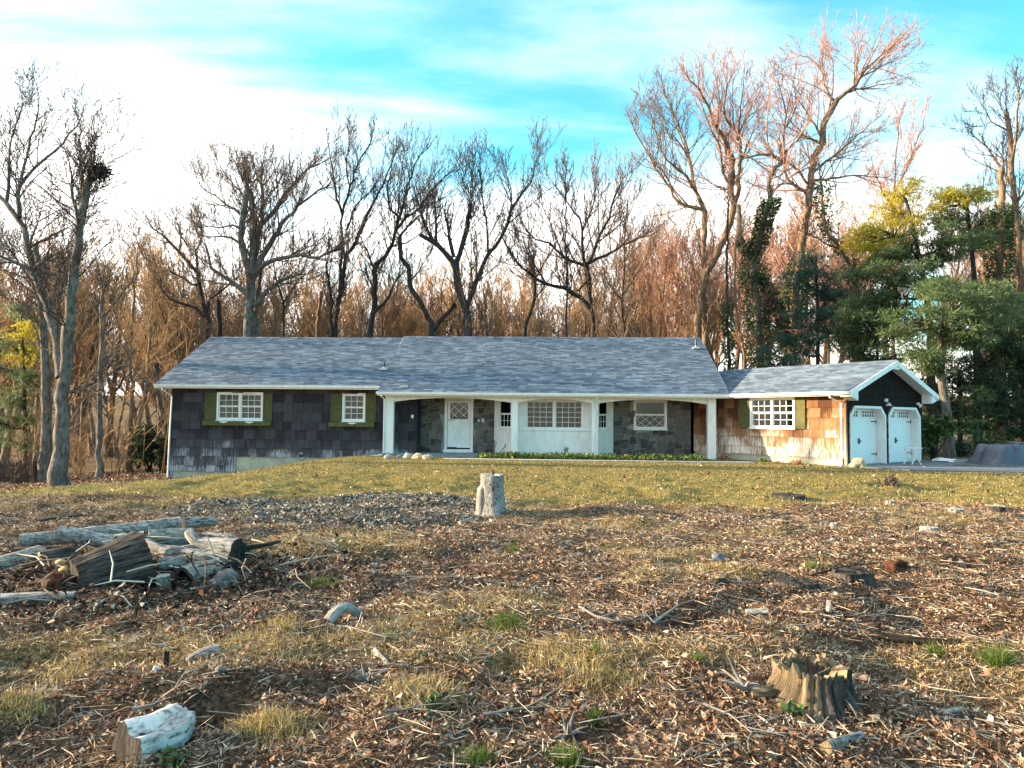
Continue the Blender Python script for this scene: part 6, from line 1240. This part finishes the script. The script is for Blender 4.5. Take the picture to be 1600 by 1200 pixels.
# spiky torn root in the near centre
def spiky(label, px, py, n, ln, seed, m='log_pale', D=None):
    c = Vector(hit(px, py)); T = Tubes(); random.seed(seed)
    for k in range(n):
        d = Vector((random.gauss(0, 1), random.gauss(0, .8), random.uniform(.05, .9))).normalized(); l = ln*random.uniform(.5, 1.2); T.add([(0, 0, .03), tuple(d*l*.5+Vector((0, 0, .03))), tuple(d*l+Vector((0, 0, .02+random.gauss(0, .02))))], [.013, .009, .003], 5)
    root = thing('torn_root', label, 'root', tuple(c)); place('rootlet', T.mesh('rootlet', True), M[m], root); return root
spiky('pale spiky torn root beside the dark hollow in the near centre', 888, 1160, 12, .15, 3); spiky('thin spiky twig cluster left of the hollow stump', 1165, 1085, 9, .16, 5); spiky('pale brushwood tuft on the leaves left of the dead grass patch', 573, 1074, 12, .16, 6, 'log_grey'); spiky('torn root bristling at the front of the giant log', 150, 955, 8, .14, 7)
# long thin branches one can follow
def branch(label, pts, r, m='log_grey', seed=1, kids=4):
    random.seed(seed); P = [Vector(hit(x, y)) for x, y in pts]; o = P[0].copy(); S = [p-o+Vector((0, 0, .03+.03*random.random())) for p in P]; T = Tubes(); T.add([tuple(s) for s in S], [r*(1-.6*i/(len(S)-1)) for i in range(len(S))], 6)
    for k in range(kids):
        i = random.randrange(len(S)-1); p = S[i].lerp(S[i+1], random.random()); d = (S[i+1]-S[i]).normalized(); d = (d+perp(d)*.8).normalized(); d.z = abs(d.z)*.5; twig(T, p, d, random.uniform(.12, .35), r*.6, 1, 0, (2, 2), .0015)
    root = thing('fallen_branch', label, 'branch', tuple(o)); place('branch', T.mesh('branch', True), M[m], root)
for i, (pts, r, lb, m) in enumerate([([(905, 955), (930, 972), (965, 982), (1000, 980), (1020, 968)], .012, 'long bent twig left of the dark hollow right of centre', 'log_grey'), ([(1020, 985), (1035, 972), (1060, 955), (1085, 945)], .014, 'twig crossing the dark hollow right of centre', 'log_pale'), ([(1100, 1110), (1140, 1130), (1175, 1160)], .008, 'thin twig curving towards the grey stick at the bottom', 'log_grey'), ([(1215, 1075), (1255, 1078), (1290, 1080), (1330, 1105)], .009, 'bent twig lying against the hollow stump', 'log_pale'), ([(600, 1128), (650, 1125), (668, 1105)], .008, 'curved twig in the lower middle', 'log_grey'), ([(755, 1128), (810, 1122), (870, 1112)], .009, 'straight pale twig in the lower middle', 'log_pale'), ([(205, 1125), (240, 1110), (258, 1100)], .009, 'arched twig behind the white log', 'log_pale'), ([(430, 895), (470, 905), (510, 900)], .010, 'grey twig right of the log pile', 'log_grey'), ([(1270, 905), (1320, 890), (1400, 885)], .012, 'dark twig lying past the two ridged stumps', 'log_dark'), ([(540, 985), (580, 1000), (605, 1010)], .008, 'thin twig beside the curved grey branch', 'log_grey')]): branch(lb, pts, r, m, 80+i)
# green tufts
def tuft(label, px, py, w, n, h, m, seed, name='grass_tuft', cat='grass tuft', wd=.006, lean=1.3):
    c = hit(px, py); d = c[1]; r = w*d/F_PX/2; x = c[0]+RNG.normal(size=n)*r*.5; y = c[1]+RNG.normal(size=n)*r*.5; V, F = blades(x, y, h, wd, lean); return tag(place(name, arrmesh(name, V-np.array(c), F, 3), m, None, c), label, cat)
for i, (x, y, w, n, h, lb) in enumerate([(1556, 1035, 46, 420, .13, 'bright green grass tuft at the far right of the foreground'), (1460, 1023, 26, 200, .09, 'small green grass tuft below the black branch'), (1265, 890, 18, 160, .12, 'green grass tuft above the left ridged stump'), (790, 976, 80, 900, .07, 'wide green grass patch in the centre of the clearing'), (800, 862, 34, 300, .09, 'green grass patch between the tall stump and the centre'), (505, 916, 60, 600, .07, 'dark green grass patch right of the log pile'), (930, 1125, 20, 160, .07, 'green sprig at the dark hollow in the near centre'), (885, 1190, 56, 420, .07, 'green grass patch at the bottom middle'), (745, 1192, 60, 420, .07, 'green grass patch at the bottom left of centre'), (610, 1000, 18, 140, .07, 'green sprig beside the white peeled stick'), (930, 1020, 16, 120, .08, 'green sprig in the dead grass right of centre'), (1090, 1033, 18, 130, .07, 'green sprig left of the hollow stump')]):
    tag(tuft(lb, x, y, w*.8, n, h, greenm, i, lean=1.8, wd=.005), kind='stuff' if 'patch' in lb else None)
for i, (x, y, w, n, lb) in enumerate([(105, 1060, 90, 700, 'straw-yellow grass tuft at the left edge of the foreground'), (660, 1080, 110, 1200, 'golden dead grass clump below centre left'), (440, 1140, 90, 800, 'golden dead grass clump right of the white log'), (400, 1135, 60, 450, 'second golden clump nearer the white log'), (945, 1065, 90, 800, 'orange-tinged dead grass clump below centre'), (440, 980, 60, 500, 'yellow dead grass clump right of the giant log'), (1420, 880, 60, 350, 'dry grass around the reddish rotten clump'), (30, 1110, 90, 700, 'yellow dead grass at the lower left edge'), (1290, 890, 70, 500, 'dry grass behind the left ridged stump'), (890, 1030, 120, 900, 'pale dead grass patch right of centre')]):
    tag(tuft(lb, x, y, w*1.25, int(n*1.3), .075, strawm, 40+i, 'dry_grass_tuft', lean=2.6, wd=.005), kind='stuff')
for x, y, lb in ((1240, 1118, 'small green leafy herb in front of the hollow stump'), (670, 1105, 'small green leafy weed below the golden grass clump'), (272, 1195, 'small green weed beside the white log')):
    c = hit(x, y); V, F = leafball(60, (0, 0, .03), .06, .035, .022, .5); tag(place('weed', arrmesh('weed', V, F, 4), M['laurel'], None, c), lb, 'weed')

# ------------------------------------------------------------------ beside the house
def wpt(u, v, z=0): return h2w(u, v, z)
def ground_strip(name, poly, m, z, th=.10, label=None):
    b = MB(); n = len(poly); b.v = [(x, y, z) for x, y in poly]+[(x, y, z-th) for x, y in poly]; b.f = [tuple(range(n)), tuple(range(2*n-1, n-1, -1))]+[(i, n+i, n+(i+1) % n, (i+1) % n) for i in range(n)]
    return tag(b.build(name, m), label, kind='structure')
# concrete edging along the planting bed, driveway before the garage
def edging(u0, u1, v0, v1): a, b, c, d = wpt(u0, v0), wpt(u1, v0), wpt(u1, v1), wpt(u0, v1); return [a[:2], b[:2], c[:2], d[:2]]
ground_strip('path', edging(-2.6, 9.4, -2.15, -1.70), M['concrete'], .035, .15, 'pale concrete edging between the lawn and the planting bed')
dw = [GG(.3, .15)[:2], GG(GW+.3, .15)[:2]]; dw = [h2w(*p)[:2] for p in dw]
ground_strip('driveway', [dw[0], (13.2, 23.9), (22.0, 22.6), (60, 20.0), (60, 26.5), (24, 26.8), (19.0, 28.6), dw[1]], M['asphalt'], .05, .3, 'grey asphalt driveway in front of the garage doors')
x0 = wpt(-1.3, -1.2); n = 2600; u = -1.3+9*RNG.random(n)**1.1; v = -1.5+1.1*RNG.random(n); u = u*np.where(RNG.random(n) < .9, 1, .5); Pw = np.array([wpt(a, b) for a, b in zip(u, v)]); Pw[:, 2] = .02+.17*RNG.random(n)*(.5+.8*(.5+fbm(u*1.3, v, 3, 2)))
M['bed'] = m_island([(0, (.03, .06, .015)), (.5, (.09, .15, .03)), (.85, (.18, .22, .05)), (1, (.26, .17, .07))], .6, .3, .2)('bed_leaf')
stuff('ground_cover', [quads(Pw, rdirs(n, .5), rdirs(n), .10+.05*RNG.random(n), .07, .2)], M['bed'], 'low green leafy plants along the foot of the white bay')
for u, v, h, lb in ((-.75, -.75, .62, 'tall dead flower stalks at the left corner of the bay'), (2.2, -.7, .42, 'dead flower stalks in front of the bay window')):
    c = wpt(u, v); T = Tubes(); random.seed(int(h*100))
    for k in range(5):
        a = random.gauss(0, .16); b = random.gauss(0, .12); T.add([(a*.5, b, 0), (a*.8, b, h*.5), (a*1.2, b, h*random.uniform(.75, 1.1))], [.012, .012, .016], 4); q = T.g[(3, 4)][-1][0][-1]; T.add([q, (q[0], q[1], q[2]+.05), (q[0], q[1], q[2]+.09)], [.025, .022, .006], 4)
    root = thing('flower_stalk', lb, 'plant', (c[0], c[1], .0)); place('stem', T.mesh('stem', True), M['bark_dark'], root)
for u, v, w, lb in ((1.6, .1, .5, 'small dark plant at the foot of the garage wall under the window'), (3.2, .0, .4, 'leaf heap at the foot of the sunlit garage wall'), (-.2, .1, .45, 'brown weeds by the right porch post')):
    c = h2w(*GF(u, v-.15)[:2]); V, F = leafball(150, (0, 0, .07), w*.6, .10, .05, .35); tag(place('weed', arrmesh('weed', V, F, 4), M['brownleaf' if 'leaf' in lb or 'brown' in lb else 'bed'], None, (c[0], c[1], float(g(c[0], c[1])))), lb, 'plant')
# folding tray table with crossed legs
c = h2w(*GG(3.3, -.95)[:2]); tt = thing('tray_table', 'white folding tray table with crossed legs between the garage doors', 'table', (c[0], c[1], .05), .35)
MB().box(-.30, .30, -.20, .20, .60, .625).build('table_top', M['white'], tt)
for y in (-.17, .17):
    for s in (1, -1): MB().bar((-.22*s, y+.012*s, .005), (.22*s, y+.012*s, .60), .024, .024).build('leg', M['white'], tt)
# white folded sheet, plank and kerb beyond the garage
c = at(1476, 722, 29.0); ws_ = MB(); root = thing('plastic_sheet', 'crumpled white plastic sheet on the ground by the big pine', 'sheet', (c[0], c[1], .05), .1)
xs = np.linspace(-.45, .45, 14); ys = np.linspace(-.25, .25, 8); XX, YY = np.meshgrid(xs, ys); ZZ = .07+.09*np.clip(1-(XX/.45)**2, 0, 1)*np.clip(1-(YY/.3)**2, 0, 1)+.05*fbm(XX*6, YY*6, 5, 2); ZZ[0, :] = ZZ[-1, :] = 0; ZZ[:, 0] = ZZ[:, -1] = 0
I = np.arange(XX.size).reshape(XX.shape); me = arrmesh('sheet', np.stack([XX, YY, ZZ], -1).reshape(-1, 3), np.stack([I[:-1, :-1], I[:-1, 1:], I[1:, 1:], I[1:, :-1]], -1).reshape(-1, 4), 4, True); place('sheet', me, M['white'], root)
c = at(1456, 721, 28.6); b = MB().box(-.6, .6, -.06, .06, 0, .05); o = b.build('plank', M['log_pale'], None, loc=(c[0], c[1], .052), rz=-.25); tag(o, 'pale plank lying on the driveway edge at the garage corner', 'plank')
c = at(1508, 722, 29.5); o = MB().box(-1.1, 1.1, -.1, .1, 0, .12).build('kerb', M['concrete'], None, loc=(c[0]+.2, c[1]-.6, .02), rz=.02); tag(o, 'low pale concrete kerb between the pine trunk and the tarp', 'kerb')
# tarp over a heap, with boards on top
c = at(1578, 728, 27.6); tr_ = thing('tarpaulin', 'grey tarp draped over a long heap at the right edge', 'tarpaulin', (c[0], c[1], .05), .05)
xs = np.linspace(-1.35, 2.2, 60); ys = np.linspace(-.85, .85, 26); XX, YY = np.meshgrid(xs, ys); bx = sstep(-1.35, -.55, XX)*(1-sstep(1.7, 2.2, XX)); by = sstep(-.85, -.45, YY)*(1-sstep(.5, .85, YY)); ZZ = .74*bx**.9*by**.8; slope = (bx*by*(1-bx*by))*4
ZZ += slope*(.22*np.abs(np.sin(XX*5.2+YY*2.5+fbm(XX*2,YY*2,3,2)*2))+.07*np.sin(XX*11+YY*5))+.09*fbm(XX*3, YY*3, 8, 3)*np.minimum(1, ZZ*3); ZZ -= .12*np.exp(-((XX-.7)/.25)**2)*by*bx; ZZ = np.maximum(ZZ, .012)
I = np.arange(XX.size).reshape(XX.shape); place('sheet', arrmesh('sheet', np.stack([XX+.1*slope*np.sin(YY*9), YY, ZZ], -1).reshape(-1, 3), np.stack([I[:-1, :-1], I[:-1, 1:], I[1:, 1:], I[1:, :-1]], -1).reshape(-1, 4), 4, True), M['tarp'], tr_)
for i, (x, y, r, l, z, lb) in enumerate(((.35, -.1, .25, .75, .86, 'pale board lying on top of the tarp-covered heap'), (.15, .15, -.3, .3, .88, 'short block of wood on the tarp at its left'), (1.3, .0, .05, .9, .86, 'second board on the tarp nearer the photo edge'))):
    o = MB().box(-l/2, l/2, -.07, .07, 0, .045).build('board', M['log_pale'], None, loc=(c[0]+x, c[1]+y, .05+z-.05), rz=r); tag(o, lb, 'board')
c2 = at(1540, 733, 26.0); o = MB().box(-1.0, 1.3, -.05, .05, 0, .05).build('plank', M['log_grey'], None, loc=(c2[0], c2[1]+.2, .055), rz=-.03); tag(o, 'weathered plank on the driveway in front of the tarp', 'plank')
# brown fence at the left edge, each board a part
f0, f1 = at(-60, 745, 33), at(74, 742, 34.5); fz = float(g(f1[0], f1[1])); fe = thing('board_fence', 'low brown vertical board fence at the left edge behind the oak', 'fence', (f0[0], f0[1], fz-.05), math.atan2(f1[1]-f0[1], f1[0]-f0[0])); Ln = math.hypot(f1[0]-f0[0], f1[1]-f0[1]); random.seed(3); nb = int(Ln/.155)
bmesh_ = MB().box(-.07, .07, -.012, .012, 0, .95); bmesh_.v = [(x, y, z) for x, y, z in bmesh_.v]; me = bpy.data.meshes.new('board'); me.from_pydata(bmesh_.v, [], bmesh_.f); me.materials.append(M['fence'])
for k in range(nb): o = place('board', me, None, fe, (.08+k*.155, random.gauss(0, .006), random.uniform(-.03, .03))); o.rotation_euler = (0, random.gauss(0, .012), 0)
for z in (.2, .72): MB().box(0, Ln, .014, .06, z, z+.08).build('rail', M['fence'], fe)
for k in range(4): MB().box(k*(Ln-.1)/3, k*(Ln-.1)/3+.09, .062, .15, -.3, 1.0).build('post', M['fence'], fe)
